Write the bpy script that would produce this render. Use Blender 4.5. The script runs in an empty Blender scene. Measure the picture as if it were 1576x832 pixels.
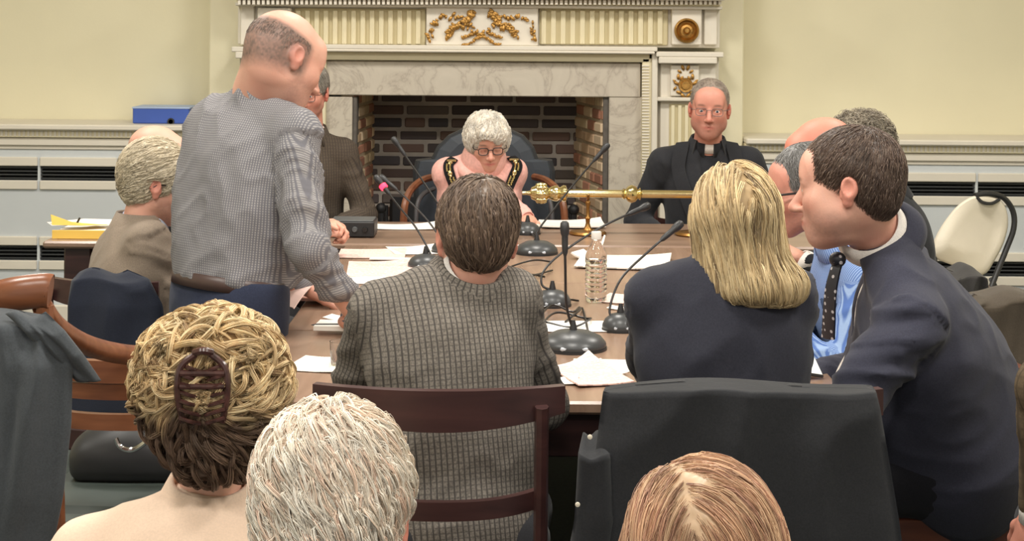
import bpy, math, random
import numpy as np
from mathutils import Vector, Matrix

# ------------------------------------------------------------------ camera
CAMZ = 1.61; F = 2600.0; CX = 788.0; HY = 25.0; ROLL = 0.008
sc = bpy.context.scene
cam_d = bpy.data.cameras.new('camera'); cam = bpy.data.objects.new('camera', cam_d)
sc.collection.objects.link(cam); sc.camera = cam
cam_d.sensor_width = 36.0; cam_d.lens = F / 1576 * 36.0
cam_d.shift_y = -(416 - HY) / 1576; cam_d.clip_start = 0.05
_r = Vector((math.cos(ROLL), 0, math.sin(ROLL))); _u = Vector((-math.sin(ROLL), 0, math.cos(ROLL)))
cam.matrix_world = Matrix(((_r.x, _u.x, 0, 0), (_r.y, _u.y, -1, 0), (_r.z, _u.z, 0, CAMZ), (0, 0, 0, 1)))
sc.view_settings.view_transform = 'Standard'; sc.view_settings.look = 'None'
sc.view_settings.gamma = 1.0; sc.view_settings.use_curve_mapping = False
sc.view_settings.exposure = 0.42
# ------------------------------------------------------------------ light
w = bpy.data.worlds.new('world'); sc.world = w; w.use_nodes = True
w.node_tree.nodes['Background'].inputs[0].default_value = (1.0, 0.95, 0.89, 1)
w.node_tree.nodes['Background'].inputs[1].default_value = 0.62
def area(name, loc, sx, sy, power, col=(1, 0.955, 0.88), rot=(0, 0, 0)):
    l = bpy.data.lights.new(name, 'AREA'); l.shape = 'RECTANGLE'; l.size = sx; l.size_y = sy
    l.energy = power; l.color = col
    o = bpy.data.objects.new(name, l); sc.collection.objects.link(o); o.location = loc; o.rotation_euler = rot
    return o
CEIL = 3.35
for x in (-2.0, 0.0, 2.0):
    for y, p in ((0.6, 30), (3.2, 38), (5.9, 38)):
        area('ceiling_lamp', (x, y, CEIL - 0.06), 0.6, 0.6, p)

# ------------------------------------------------------------------ basic helpers
def at(px, py, Y):
    dx = (px - CX) / F; dz = (HY - py) / F
    return np.array([Y * (dx * _r.x + dz * _u.x), Y, CAMZ + Y * (dx * _r.z + dz * _u.z)])
def V(*a): return np.array(a, float)
def nrm(v): v = np.asarray(v, float); return v / (np.linalg.norm(v) + 1e-12)
def lin(c):
    c = c / 255.0
    return c / 12.92 if c <= 0.04045 else ((c + 0.055) / 1.055) ** 2.4
def rgb(r, g, b): return (lin(r), lin(g), lin(b), 1.0)
rng = np.random.default_rng(7); random.seed(7)

def _h(i, j, k, s):
    n = (i * 374761393 + j * 668265263 + k * 2147483647 + s * 974711) & 0xffffffff
    n = ((n ^ (n >> 13)) * 1274126177) & 0xffffffff
    return ((n ^ (n >> 16)) & 0xffff) / 65535.0
def noise(P, s=0):
    P = np.asarray(P, float); I = np.floor(P).astype(np.int64); f = P - I; f = f * f * (3 - 2 * f)
    i, j, k = I[..., 0], I[..., 1], I[..., 2]; x, y, z = f[..., 0], f[..., 1], f[..., 2]
    L = lambda a, b, t: a + (b - a) * t
    return L(L(L(_h(i, j, k, s), _h(i+1, j, k, s), x), L(_h(i, j+1, k, s), _h(i+1, j+1, k, s), x), y),
             L(L(_h(i, j, k+1, s), _h(i+1, j, k+1, s), x), L(_h(i, j+1, k+1, s), _h(i+1, j+1, k+1, s), x), y), z)

# ------------------------------------------------------------------ materials
def newmat(name):
    m = bpy.data.materials.new(name); m.use_nodes = True
    nt = m.node_tree; b = nt.nodes['Principled BSDF']; return m, nt, b
def nd(nt, t, **kw):
    n = nt.nodes.new(t)
    for k, v in kw.items():
        if k.startswith('_'): setattr(n, k[1:], v)
        else: n.inputs[k.replace('__', ' ')].default_value = v
    return n
def ramp(nt, stops):
    r = nt.nodes.new('ShaderNodeValToRGB'); e = r.color_ramp.elements
    e[0].position, e[0].color = stops[0]; e[1].position, e[1].color = stops[-1]
    for p, c in stops[1:-1]:
        x = e.new(p); x.color = c
    return r
def addbump(nt, b, src, strength=0.3, dist=0.005):
    bm = nd(nt, 'ShaderNodeBump', Strength=strength, Distance=dist)
    nt.links.new(src, bm.inputs['Height']); nt.links.new(bm.outputs[0], b.inputs['Normal'])
def mat(name, col, rough=0.6, metal=0.0, var=0.08, scale=8.0, bump=0.0, bscale=60.0, bdist=0.003, spec=0.5, coat=0, sheen=0):
    m, nt, b = newmat(name)
    b.inputs['Roughness'].default_value = rough; b.inputs['Metallic'].default_value = metal
    b.inputs['Specular IOR Level'].default_value = spec
    if coat: b.inputs['Coat Weight'].default_value = coat; b.inputs['Coat Roughness'].default_value = 0.15
    if sheen: b.inputs['Sheen Weight'].default_value = sheen
    tc = nd(nt, 'ShaderNodeTexCoord'); n = nd(nt, 'ShaderNodeTexNoise', Scale=scale, Detail=3.0)
    nt.links.new(tc.outputs['Object'], n.inputs['Vector'])
    lo = tuple(c * (1 - var) for c in col[:3]) + (1,); hi = tuple(min(1, c * (1 + var)) for c in col[:3]) + (1,)
    r = ramp(nt, [(0.3, lo), (0.7, hi)]); nt.links.new(n.outputs[0], r.inputs[0]); nt.links.new(r.outputs[0], b.inputs['Base Color'])
    if bump:
        n2 = nd(nt, 'ShaderNodeTexNoise', Scale=bscale, Detail=3.0); nt.links.new(tc.outputs['Object'], n2.inputs['Vector'])
        addbump(nt, b, n2.outputs[0], bump, bdist)
    return m
def wood(name, c1, c2, rough=0.35, axis=0, scale=3.0, spec=0.5):
    m, nt, b = newmat(name); b.inputs['Roughness'].default_value = rough; b.inputs['Specular IOR Level'].default_value = spec
    tc = nd(nt, 'ShaderNodeTexCoord'); mp = nd(nt, 'ShaderNodeMapping')
    s = [scale * 9] * 3; s[axis] = scale * 0.8; mp.inputs['Scale'].default_value = s
    n = nd(nt, 'ShaderNodeTexNoise', Scale=1.0, Detail=5.0, Distortion=0.6)
    nt.links.new(tc.outputs['Object'], mp.inputs[0]); nt.links.new(mp.outputs[0], n.inputs['Vector'])
    r = ramp(nt, [(0.3, c1), (0.7, c2)]); nt.links.new(n.outputs[0], r.inputs[0]); nt.links.new(r.outputs[0], b.inputs['Base Color'])
    return m
def fabric(name, col, weave=900, rough=0.9, bump=0.3, var=0.12, sheen=0.1):
    m, nt, b = newmat(name); b.inputs['Roughness'].default_value = rough; b.inputs['Specular IOR Level'].default_value = 0.2
    b.inputs['Sheen Weight'].default_value = sheen
    tc = nd(nt, 'ShaderNodeTexCoord'); n = nd(nt, 'ShaderNodeTexNoise', Scale=weave / 3, Detail=2.0)
    n3 = nd(nt, 'ShaderNodeTexNoise', Scale=9.0, Detail=4.0)
    nt.links.new(tc.outputs['Object'], n.inputs['Vector']); nt.links.new(tc.outputs['Object'], n3.inputs['Vector'])
    lo = tuple(c * (1 - var) for c in col[:3]) + (1,); hi = tuple(min(1, c * (1 + var)) for c in col[:3]) + (1,)
    r = ramp(nt, [(0.3, lo), (0.7, hi)]); nt.links.new(n.outputs[0], r.inputs[0]); nt.links.new(r.outputs[0], b.inputs['Base Color'])
    addbump(nt, b, n3.outputs[0], bump, 0.012)
    return m
def checks(name, base, line, su, sv, wu=0.25, wv=0.2, base2=None, mixb=0.5, rough=0.9, noise_amt=0.25, bump=0.3):
    """woven check: thin lines in both directions of the cloth's own coordinates (metres)"""
    m, nt, b = newmat(name); b.inputs['Roughness'].default_value = rough; b.inputs['Specular IOR Level'].default_value = 0.2
    at_ = nd(nt, 'ShaderNodeAttribute'); at_.attribute_name = 'fab'
    tc = nd(nt, 'ShaderNodeTexCoord')
    sp = nd(nt, 'ShaderNodeSeparateXYZ'); nt.links.new(at_.outputs['Vector'], sp.inputs[0])
    def stripe(sock, s, wd):
        a = nd(nt, 'ShaderNodeMath', _operation='MULTIPLY'); a.inputs[1].default_value = 1.0 / s; nt.links.new(sock, a.inputs[0])
        f = nd(nt, 'ShaderNodeMath', _operation='FRACT'); nt.links.new(a.outputs[0], f.inputs[0])
        p = nd(nt, 'ShaderNodeMath', _operation='PINGPONG'); p.inputs[1].default_value = 0.5; nt.links.new(f.outputs[0], p.inputs[0])
        g = nd(nt, 'ShaderNodeMapRange'); g.inputs['From Min'].default_value = wd * 0.5 + 0.08; g.inputs['From Max'].default_value = wd * 0.5 - 0.08
        nt.links.new(p.outputs[0], g.inputs['Value']); return g.outputs[0]
    a, c = stripe(sp.outputs[0], su, wu), stripe(sp.outputs[1], sv, wv)
    mx = nd(nt, 'ShaderNodeMath', _operation='MAXIMUM'); nt.links.new(a, mx.inputs[0])
    h = nd(nt, 'ShaderNodeMath', _operation='MULTIPLY'); h.inputs[1].default_value = mixb; nt.links.new(c, h.inputs[0]); nt.links.new(h.outputs[0], mx.inputs[1])
    n = nd(nt, 'ShaderNodeTexNoise', Scale=260.0, Detail=2.0); nt.links.new(tc.outputs['Object'], n.inputs['Vector'])
    b2 = base2 or tuple(x * (1 - noise_amt) for x in base[:3]) + (1,)
    r = ramp(nt, [(0.35, b2), (0.65, base)]); nt.links.new(n.outputs[0], r.inputs[0])
    mixn = nd(nt, 'ShaderNodeMix', _data_type='RGBA'); nt.links.new(mx.outputs[0], mixn.inputs[0])
    nt.links.new(r.outputs[0], mixn.inputs[6]); mixn.inputs[7].default_value = line
    nt.links.new(mixn.outputs[2], b.inputs['Base Color'])
    n3 = nd(nt, 'ShaderNodeTexNoise', Scale=11.0, Detail=4.0); nt.links.new(tc.outputs['Object'], n3.inputs['Vector'])
    addbump(nt, b, n3.outputs[0], bump, 0.012)
    return m
def colmat(name, rough=0.55, sss=0.0, spec=0.5, bump=0.0, bscale=300, metal=0):
    m, nt, b = newmat(name); a = nd(nt, 'ShaderNodeAttribute'); a.attribute_name = 'Col'
    nt.links.new(a.outputs['Color'], b.inputs['Base Color']); b.inputs['Roughness'].default_value = rough
    b.inputs['Specular IOR Level'].default_value = spec; b.inputs['Metallic'].default_value = metal
    if sss: b.inputs['Subsurface Weight'].default_value = sss; b.inputs['Subsurface Radius'].default_value = (0.012, 0.005, 0.003); b.inputs['Subsurface Scale'].default_value = 0.6
    if bump:
        tc = nd(nt, 'ShaderNodeTexCoord'); n = nd(nt, 'ShaderNodeTexNoise', Scale=bscale, Detail=2.0); nt.links.new(tc.outputs['Object'], n.inputs['Vector'])
        addbump(nt, b, n.outputs[0], bump, 0.001)
    return m
def emis(name, col, s):
    m, nt, b = newmat(name); b.inputs['Base Color'].default_value = col
    b.inputs['Emission Color'].default_value = col; b.inputs['Emission Strength'].default_value = s; return m
def glassmat(name, col=(1, 1, 1, 1), rough=0.02, ior=1.45):
    m, nt, b = newmat(name); b.inputs['Base Color'].default_value = col; b.inputs['Transmission Weight'].default_value = 1.0
    b.inputs['Roughness'].default_value = rough; b.inputs['IOR'].default_value = ior; return m

# ------------------------------------------------------------------ objects
COL = sc.collection
def thing(name, label, cat, loc=(0, 0, 0), group=None):
    o = bpy.data.objects.new(name, None); o.empty_display_size = 0.1; COL.objects.link(o); o.location = tuple(float(v) for v in loc)
    o['label'] = label; o['category'] = cat
    if group: o['group'] = group
    return o
def link_mesh(name, vs, fs, m, parent=None, smooth=True, cols=None, fab=None, label=None):
    vs = np.asarray(vs, float)
    if parent is not None:
        p = parent; off = V(0, 0, 0)
        while p is not None: off = off + np.array(p.location); p = p.parent
        vs = vs - off
    me = bpy.data.meshes.new(name)
    if isinstance(fs, np.ndarray):
        k = fs.shape[1]; me.vertices.add(len(vs)); me.vertices.foreach_set('co', vs.astype(np.float32).ravel())
        me.loops.add(fs.size); me.loops.foreach_set('vertex_index', fs.astype(np.int32).ravel())
        me.polygons.add(len(fs)); me.polygons.foreach_set('loop_start', np.arange(0, fs.size, k, dtype=np.int32))
        me.polygons.foreach_set('loop_total', np.full(len(fs), k, np.int32)); me.update(calc_edges=True)
    else:
        me.from_pydata([tuple(v) for v in vs], [], fs); me.update()
    me.polygons.foreach_set('use_smooth', np.full(len(me.polygons), smooth, bool))
    if cols is not None:
        a = me.color_attributes.new('Col', 'FLOAT_COLOR', 'POINT'); c = np.ones((len(vs), 4), np.float32); c[:, :3] = cols
        a.data.foreach_set('color', c.ravel())
    if fab is not None:
        a = me.attributes.new('fab', 'FLOAT_VECTOR', 'POINT'); a.data.foreach_set('vector', np.asarray(fab, np.float32).ravel())
    if m is not None: me.materials.append(m)
    o = bpy.data.objects.new(name, me); COL.objects.link(o)
    if parent is not None: o.parent = parent
    if label: o['label'] = label
    return o
def tag(o, label=None, cat=None, group=None, kind=None):
    for k, v in (('label', label), ('category', cat), ('group', group), ('kind', kind)):
        if v: o[k] = v
    return o
class MB:
    def __init__(s): s.v = []; s.f = []; s.n = 0
    def add(s, vs, fs):
        vs = np.asarray(vs, float); s.v.append(vs); s.f += [tuple(i + s.n for i in f) for f in fs]; s.n += len(vs); return s
    def box(s, lo, hi, bev=0.0, M=None):
        lo = np.minimum(lo, hi) if not isinstance(lo, tuple) else V(*lo); hi = V(*hi) if isinstance(hi, tuple) else hi
        lo, hi = np.minimum(lo, hi), np.maximum(lo, hi)
        b = min(bev, 0.49 * float(min(hi - lo)))
        if b <= 0:
            vs = [(x, y, z) for x in (lo[0], hi[0]) for y in (lo[1], hi[1]) for z in (lo[2], hi[2])]
            fs = [(0, 1, 3, 2), (4, 6, 7, 5), (0, 4, 5, 1), (2, 3, 7, 6), (0, 2, 6, 4), (1, 5, 7, 3)]
        else:
            vs = []; idx = {}
            for sx in (0, 1):
                for sy in (0, 1):
                    for sz in (0, 1):
                        c = [hi[0] if sx else lo[0], hi[1] if sy else lo[1], hi[2] if sz else lo[2]]
                        g = [(-b if sx else b), (-b if sy else b), (-b if sz else b)]
                        for a in range(3):
                            p = [c[i] + (0 if i == a else g[i]) for i in range(3)]
                            idx[(sx, sy, sz, a)] = len(vs); vs.append(p)
            fs = []
            for a in range(3):
                u, v_ = (a + 1) % 3, (a + 2) % 3
                for sd in (0, 1):
                    q = []
                    for (i, j) in ((0, 0), (1, 0), (1, 1), (0, 1)):
                        k = [0, 0, 0]; k[a] = sd; k[u] = i; k[v_] = j; q.append(idx[(*k, a)])
                    fs.append(tuple(q if sd else q[::-1]))
                for i in (0, 1):
                    for j in (0, 1):
                        k0 = [0, 0, 0]; k0[u] = i; k0[v_] = j; k1 = list(k0); k1[a] = 1
                        q = [idx[(*k0, u)], idx[(*k1, u)], idx[(*k1, v_)], idx[(*k0, v_)]]
                        fs.append(tuple(q if (i == j) else q[::-1]))
            for sx in (0, 1):
                for sy in (0, 1):
                    for sz in (0, 1):
                        q = [idx[(sx, sy, sz, a)] for a in range(3)]
                        fs.append(tuple(q if (sx + sy + sz) % 2 else q[::-1]))
        vs = np.array(vs, float)
        if M is not None: vs = vs @ np.array(M[0]).T + np.array(M[1])
        return s.add(vs, fs)
    def tube(s, pts, r, n=8, closed=False, flat=None):
        pts = np.asarray(pts, float); m = len(pts); r = np.broadcast_to(r, (m,))
        T = np.gradient(pts, axis=0) if not closed else np.roll(pts, -1, 0) - np.roll(pts, 1, 0)
        T = T / (np.linalg.norm(T, axis=1)[:, None] + 1e-12)
        up = V(0, 0, 1) if abs(T[0][2]) < 0.9 else V(0, 1, 0); N = nrm(up - T[0] * (up @ T[0])); vs = []
        for i in range(m):
            N = nrm(N - T[i] * (N @ T[i])); B = np.cross(T[i], N)
            for k in range(n):
                a = 2 * math.pi * k / n; o_ = N * math.cos(a) + B * math.sin(a)
                if flat is not None: o_ = o_ - flat[0] * (o_ @ flat[0]) * (1 - flat[1])
                vs.append(pts[i] + o_ * r[i])
        fs = []
        for i in range(m if closed else m - 1):
            j = (i + 1) % m
            for k in range(n): fs.append((i * n + k, i * n + (k + 1) % n, j * n + (k + 1) % n, j * n + k))
        if not closed: fs.append(tuple(range(n))[::-1]); fs.append(tuple((m - 1) * n + k for k in range(n)))
        return s.add(vs, fs)
    def lathe(s, prof, c=(0, 0, 0), n=24, axis=(0, 0, 1), sx=1.0):
        ax = nrm(axis); a1 = nrm(np.cross(ax, V(0, 1, 0) if abs(ax[1]) < 0.9 else V(1, 0, 0))); a2 = np.cross(ax, a1); c = np.asarray(c, float); vs = []; m = len(prof)
        for (r, h) in prof:
            for k in range(n):
                t = 2 * math.pi * k / n; vs.append(c + ax * h + a1 * math.cos(t) * r * sx + a2 * math.sin(t) * r)
        fs = [(i * n + k, i * n + (k + 1) % n, (i + 1) * n + (k + 1) % n, (i + 1) * n + k) for i in range(m - 1) for k in range(n)]
        fs.append(tuple(range(n))[::-1]); fs.append(tuple((m - 1) * n + k for k in range(n)))
        return s.add(vs, fs)
    def ball(s, c, r, n=8, R=None):
        r = np.broadcast_to(r, (3,)); vs = []; fs = []; m = max(4, n // 2 + 1)
        for i in range(m + 1):
            th = math.pi * i / m
            for k in range(n): vs.append((math.sin(th) * math.cos(2 * math.pi * k / n), math.sin(th) * math.sin(2 * math.pi * k / n), math.cos(th)))
        vs = np.array(vs) * r
        if R is not None: vs = vs @ np.array(R).T
        for i in range(m):
            for k in range(n): fs.append((i * n + k, (i + 1) * n + k, (i + 1) * n + (k + 1) % n, i * n + (k + 1) % n))
        return s.add(vs + np.asarray(c, float), fs)
    def grid(s, G, thick=None):
        """G: (a,b,3) array of points; a sheet, given real thickness if asked"""
        a, b = G.shape[:2]; f = [(i * b + j, (i + 1) * b + j, (i + 1) * b + j + 1, i * b + j + 1) for i in range(a - 1) for j in range(b - 1)]
        if not thick: return s.add(G.reshape(-1, 3), f)
        du = np.gradient(G, axis=0); dv = np.gradient(G, axis=1); N = np.cross(du, dv); N /= np.linalg.norm(N, axis=2)[..., None] + 1e-12
        A = (G).reshape(-1, 3); B = (G - N * thick).reshape(-1, 3); n = a * b
        f2 = [tuple(i + n for i in q[::-1]) for q in f]; rim = []
        bd = [i * b for i in range(a)] + [(a - 1) * b + j for j in range(1, b)] + [i * b + b - 1 for i in range(a - 2, -1, -1)] + [j for j in range(b - 2, 0, -1)]
        for i in range(len(bd)):
            p, q = bd[i], bd[(i + 1) % len(bd)]; rim.append((p, q, q + n, p + n)[::-1])
        return s.add(np.vstack([A, B]), f + f2 + rim)
    def build(s, name, m, parent=None, smooth=False, label=None):
        o = link_mesh(name, np.vstack(s.v), s.f, m, parent, smooth, label=label)
        if smooth == 'auto' or smooth is True:
            try:
                o.data.set_sharp_from_angle(angle=math.radians(40))
            except Exception: pass
        return o
def boxobj(name, lo, hi, m, parent=None, bev=0.004):
    return MB().box(lo, hi, bev).build(name, m, parent)
def bez(pts, n=24):
    """smooth curve through the points (Catmull-Rom)"""
    P = [np.asarray(p, float) for p in pts]; P = [2 * P[0] - P[1]] + P + [2 * P[-1] - P[-2]]; out = []
    k = max(2, n // (len(P) - 3))
    for i in range(1, len(P) - 2):
        for t in np.linspace(0, 1, k, endpoint=False):
            a, b, c, d = P[i-1:i+3]
            out.append(0.5 * ((2*b) + (-a + c) * t + (2*a - 5*b + 4*c - d) * t*t + (-a + 3*b - 3*c + d) * t**3))
    out.append(P[-2]); return np.array(out)

# ------------------------------------------------------------------ implicit modelling
def cap(a, b, ra, rb, k=0.02, flat=None, sub=False, tag_=None):
    a = np.asarray(a, float); b = np.asarray(b, float)
    return dict(t='cap', a=a, b=b, ra=ra, rb=rb, k=k, flat=flat, sub=sub, tag=tag_)
def ell(c, r, k=0.02, R=None, sub=False, tag_=None):
    return dict(t='ell', c=np.asarray(c, float), r=np.broadcast_to(np.asarray(r, float), (3,)), k=k, R=R, sub=sub, tag=tag_)
def hal(c, n, k=0.005, tag_=None):
    """cut away everything on the side n points to"""
    return dict(t='hal', c=np.asarray(c, float), n=nrm(n), k=k, sub=True, tag=tag_)
def rb(c, h, r=0.01, k=0.01, R=None, sub=False, tag_=None):
    return dict(t='rb', c=np.asarray(c, float), h=np.asarray(h, float), rr=r, k=k, R=R, sub=sub, tag=tag_)
def pd(p, X):
    if p['t'] == 'cap':
        ab = p['b'] - p['a']; L2 = max(ab @ ab, 1e-9); q = X - p['a']; t = np.clip((q @ ab) / L2, 0, 1); wv = q - t[..., None] * ab
        r = p['ra'] + (p['rb'] - p['ra']) * t
        if p['flat'] is not None:      # (axis, ratio or (ratio_a, ratio_b)): section squashed along axis
            n, s = p['flat']; n = nrm(n); sr = s if np.isscalar(s) else s[0] + (s[1] - s[0]) * t
            wn = wv @ n; wv = wv + n * (wn * (1.0 / sr - 1))[..., None]
            L = np.linalg.norm(wv, axis=-1); d = L - r
            g = np.sqrt(np.maximum((L ** 2 + (wn / sr) ** 2 * (1 / np.square(sr) - 1)), 1e-12)) / np.maximum(L, 1e-6)
            return d / np.maximum(g, 0.3)
        return np.linalg.norm(wv, axis=-1) - r
    if p['t'] == 'ell':
        q = X - p['c']
        if p['R'] is not None: q = q @ p['R']
        k0 = np.linalg.norm(q / p['r'], axis=-1); k1 = np.linalg.norm(q / p['r'] ** 2, axis=-1)
        return k0 * (k0 - 1.0) / np.maximum(k1, 1e-6)
    if p['t'] == 'hal': return -((X - p['c']) @ p['n'])
    if p['t'] == 'rb':
        q = X - p['c']
        if p['R'] is not None: q = q @ p['R']
        q = np.abs(q) - p['h'] + p['rr']
        return np.linalg.norm(np.maximum(q, 0), axis=-1) + np.minimum(q.max(axis=-1), 0) - p['rr']
def pbb(p):
    if p['t'] == 'cap':
        lo = np.minimum(p['a'] - p['ra'], p['b'] - p['rb']); hi = np.maximum(p['a'] + p['ra'], p['b'] + p['rb'])
        lo = np.minimum(lo, np.minimum(p['a'], p['b']) - 0); 
        if p['flat'] is not None:
            s = p['flat'][1]; s = max(1.0, s if np.isscalar(s) else max(s)); e = max(p['ra'], p['rb']) * (s - 1); lo = lo - e; hi = hi + e
        return lo, hi
    if p['t'] == 'hal': return V(-99, -99, -99), V(99, 99, 99)
    r = p['r'] if p['t'] == 'ell' else p['h']
    if p['R'] is not None: r = np.abs(p['R']) @ r
    return p['c'] - r, p['c'] + r
def smin(a, b, k):
    h = np.maximum(k - np.abs(a - b), 0) / k; return np.minimum(a, b) - h * h * k * 0.25
def sdf(pr, X):
    D = np.full(X.shape[:-1], 1.0)
    for p in pr:
        d = pd(p, X)
        D = -smin(-D, d, p['k']) if p['sub'] else smin(D, d, p['k'])
    return D
def nets(pr, res, lo=None, hi=None, smooth=1, warp=None):
    add = [p for p in pr if not p['sub']]
    if lo is None:
        bb = [pbb(p) for p in add]; lo = np.min([b[0] for b in bb], 0); hi = np.max([b[1] for b in bb], 0)
        km = max(p['k'] for p in add) * 0.3; lo = lo - km - 2 * res; hi = hi + km + 2 * res
    n = np.ceil((hi - lo) / res).astype(int) + 1; ax = [lo[i] + np.arange(n[i]) * res for i in range(3)]
    D = np.full(n, 0.3)
    for p in pr:
        a, b = pbb(p); m = p['k'] + 3 * res
        i0 = [int(np.clip(np.floor((a[i] - m - lo[i]) / res), 0, n[i])) for i in range(3)]
        i1 = [int(np.clip(np.ceil((b[i] + m - lo[i]) / res) + 1, 0, n[i])) for i in range(3)]
        if any(i1[i] <= i0[i] for i in range(3)): continue
        sl = tuple(slice(i0[i], i1[i]) for i in range(3))
        X = np.stack(np.meshgrid(*[ax[i][i0[i]:i1[i]] for i in range(3)], indexing='ij'), -1)
        d = pd(p, X); S = D[sl]
        D[sl] = -smin(-S, d, p['k']) if p['sub'] else smin(S, d, p['k'])
    D[0] = np.maximum(D[0], res); D[-1] = np.maximum(D[-1], res); D[:, 0] = np.maximum(D[:, 0], res); D[:, -1] = np.maximum(D[:, -1], res); D[:, :, 0] = np.maximum(D[:, :, 0], res); D[:, :, -1] = np.maximum(D[:, :, -1], res)
    c = tuple(m - 1 for m in D.shape); acc = np.zeros(c + (3,)); cnt = np.zeros(c)
    ins = D < 0
    for a in range(3):
        u, v = [i for i in range(3) if i != a]
        for du in (0, 1):
            for dv in (0, 1):
                s0 = [slice(0, c[i]) for i in range(3)]; s0[u] = slice(du, du + c[u]); s0[v] = slice(dv, dv + c[v])
                s1 = list(s0); s1[a] = slice(1, 1 + c[a]); A, B = D[tuple(s0)], D[tuple(s1)]
                mk = (A < 0) != (B < 0)
                t = np.where(mk, A / np.where(mk, A - B, 1), 0)
                o = np.zeros(3); o[u] = du; o[v] = dv
                w_ = mk.astype(float)
                acc[..., a] += t * w_; acc[..., u] += du * w_; acc[..., v] += dv * w_; cnt += w_
    act = cnt > 0; idx = -np.ones(c, np.int64); idx[act] = np.arange(act.sum())
    base = np.stack(np.nonzero(act), -1); vs = lo + (base + acc[act] / cnt[act][:, None]) * res
    fs = []
    for a in range(3):
        u, v = (a + 1) % 3, (a + 2) % 3
        s0 = [slice(1, c[i]) for i in range(3)]; s0[a] = slice(0, c[a]); s1 = list(s0); s1[a] = slice(1, c[a] + 1)
        A, B = ins[tuple(s0)], ins[tuple(s1)]; ch = A != B; ii = np.stack(np.nonzero(ch), -1)
        if not len(ii): continue
        fl = A[ch]; g = ii.copy(); g[:, u] += 1; g[:, v] += 1
        def I(du, dv):
            q = g.copy(); q[:, u] -= du; q[:, v] -= dv; return idx[q[:, 0], q[:, 1], q[:, 2]]
        q = np.stack([I(1, 1), I(0, 1), I(0, 0), I(1, 0)], 1); q[~fl] = q[~fl][:, ::-1]; fs.append(q)
    fs = np.vstack(fs)
    for _ in range(smooth):
        E = np.vstack([fs[:, [0, 1]], fs[:, [1, 2]], fs[:, [2, 3]], fs[:, [3, 0]]]); nv = len(vs)
        dg = np.bincount(E[:, 0], minlength=nv) + np.bincount(E[:, 1], minlength=nv)
        S = np.stack([np.bincount(E[:, 0], vs[E[:, 1], i], nv) + np.bincount(E[:, 1], vs[E[:, 0], i], nv) for i in range(3)], 1) / dg[:, None]
        vs = vs * 0.5 + S * 0.5
    return vs, fs
def vnormals(vs, fs):
    d1 = vs[fs[:, 2]] - vs[fs[:, 0]]; d2 = vs[fs[:, 3]] - vs[fs[:, 1]]; n = np.cross(d1, d2); N = np.zeros_like(vs)
    for k in range(4):
        for i in range(3): N[:, i] += np.bincount(fs[:, k], n[:, i], len(vs))
    return N / (np.linalg.norm(N, axis=1)[:, None] + 1e-12)
def merge(*ms):
    vs = []; fs = []; n = 0
    for v, f in ms: vs.append(v); fs.append(f + n); n += len(v)
    return np.vstack(vs), np.vstack(fs)
# ================================================================== palette
M = {}
M['wall'] = mat('wall_paint', rgb(229, 222, 193), 0.75, var=0.03, scale=2.0, bump=0.15, bscale=90, bdist=0.002)
M['white'] = mat('white_paint', rgb(226, 219, 205), 0.5, var=0.03, scale=4)
M['cream'] = mat('cream_paint', rgb(228, 218, 186), 0.55, var=0.04, scale=5)
M['groove'] = mat('groove_paint', rgb(208, 196, 158), 0.6, var=0.04, scale=5)
M['bluewhite'] = mat('radiator_cover_paint', rgb(206, 211, 214), 0.5, var=0.03, scale=4)
M['black'] = mat('black_plastic', rgb(40, 40, 42), 0.45, var=0.1)
M['iron'] = mat('cast_iron', rgb(34, 34, 37), 0.55, var=0.2, bump=0.3)
M['metal_black'] = mat('black_metal', rgb(30, 29, 30), 0.35, spec=0.6)
M['grey_plastic'] = mat('grey_plastic', rgb(88, 90, 92), 0.4, var=0.05)
M['dark_grey'] = mat('dark_grey_plastic', rgb(62, 64, 66), 0.35, var=0.06)
M['gold'] = mat('gilt', rgb(176, 134, 72), 0.42, metal=0.75, var=0.25, scale=40, bump=0.4, bscale=120, bdist=0.004)
M['mace'] = mat('polished_silver_gilt', rgb(228, 210, 156), 0.18, metal=1.0, var=0.06, scale=20)
M['brass'] = mat('aged_brass', rgb(150, 110, 60), 0.35, metal=0.85, var=0.15)
M['chrome'] = mat('chrome', rgb(210, 210, 210), 0.15, metal=1.0)
M['paper'] = mat('paper', rgb(238, 232, 224), 0.8, var=0.02)
M['pink_paper'] = mat('pink_paper', rgb(238, 205, 196), 0.8, var=0.03)
M['yellow_card'] = mat('yellow_card', rgb(240, 200, 96), 0.7, var=0.04)
M['blue_card'] = mat('blue_card', rgb(62, 92, 176), 0.5, var=0.05)
M['mahogany'] = wood('mahogany', rgb(74, 42, 34), rgb(112, 66, 48), 0.3, 0)
M['mahogany_dark'] = wood('mahogany_dark', rgb(52, 32, 32), rgb(74, 46, 44), 0.35, 0)
M['chestnut'] = wood('chestnut', rgb(104, 62, 42), rgb(142, 90, 62), 0.28, 0)
M['table'] = wood('table_walnut', rgb(134, 108, 90), rgb(160, 132, 112), 0.24, 1, 2.0)
M['table_cross'] = wood('table_walnut_cross', rgb(126, 102, 86), rgb(152, 126, 108), 0.28, 0, 2.0)
M['green_leather'] = mat('green_leather', rgb(62, 70, 66), 0.5, var=0.08)
M['navy_pad'] = mat('navy_upholstery', rgb(52, 58, 66), 0.6, var=0.08, bump=0.2)
M['cream_pad'] = mat('cream_vinyl', rgb(222, 213, 195), 0.6, var=0.03, bump=0.15, bscale=140)
M['red_led'] = emis('red_led', (1.0, 0.012, 0.03, 1), 7.0)
M['blue_led'] = emis('blue_led', (0.15, 0.3, 1.0, 1), 6.0)
M['water'] = glassmat('clear_bottle', (1, 1, 1, 1), 0.03, 1.33)
M['glass'] = glassmat('clear_glass', (1, 1, 1, 1), 0.01, 1.45)
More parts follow.
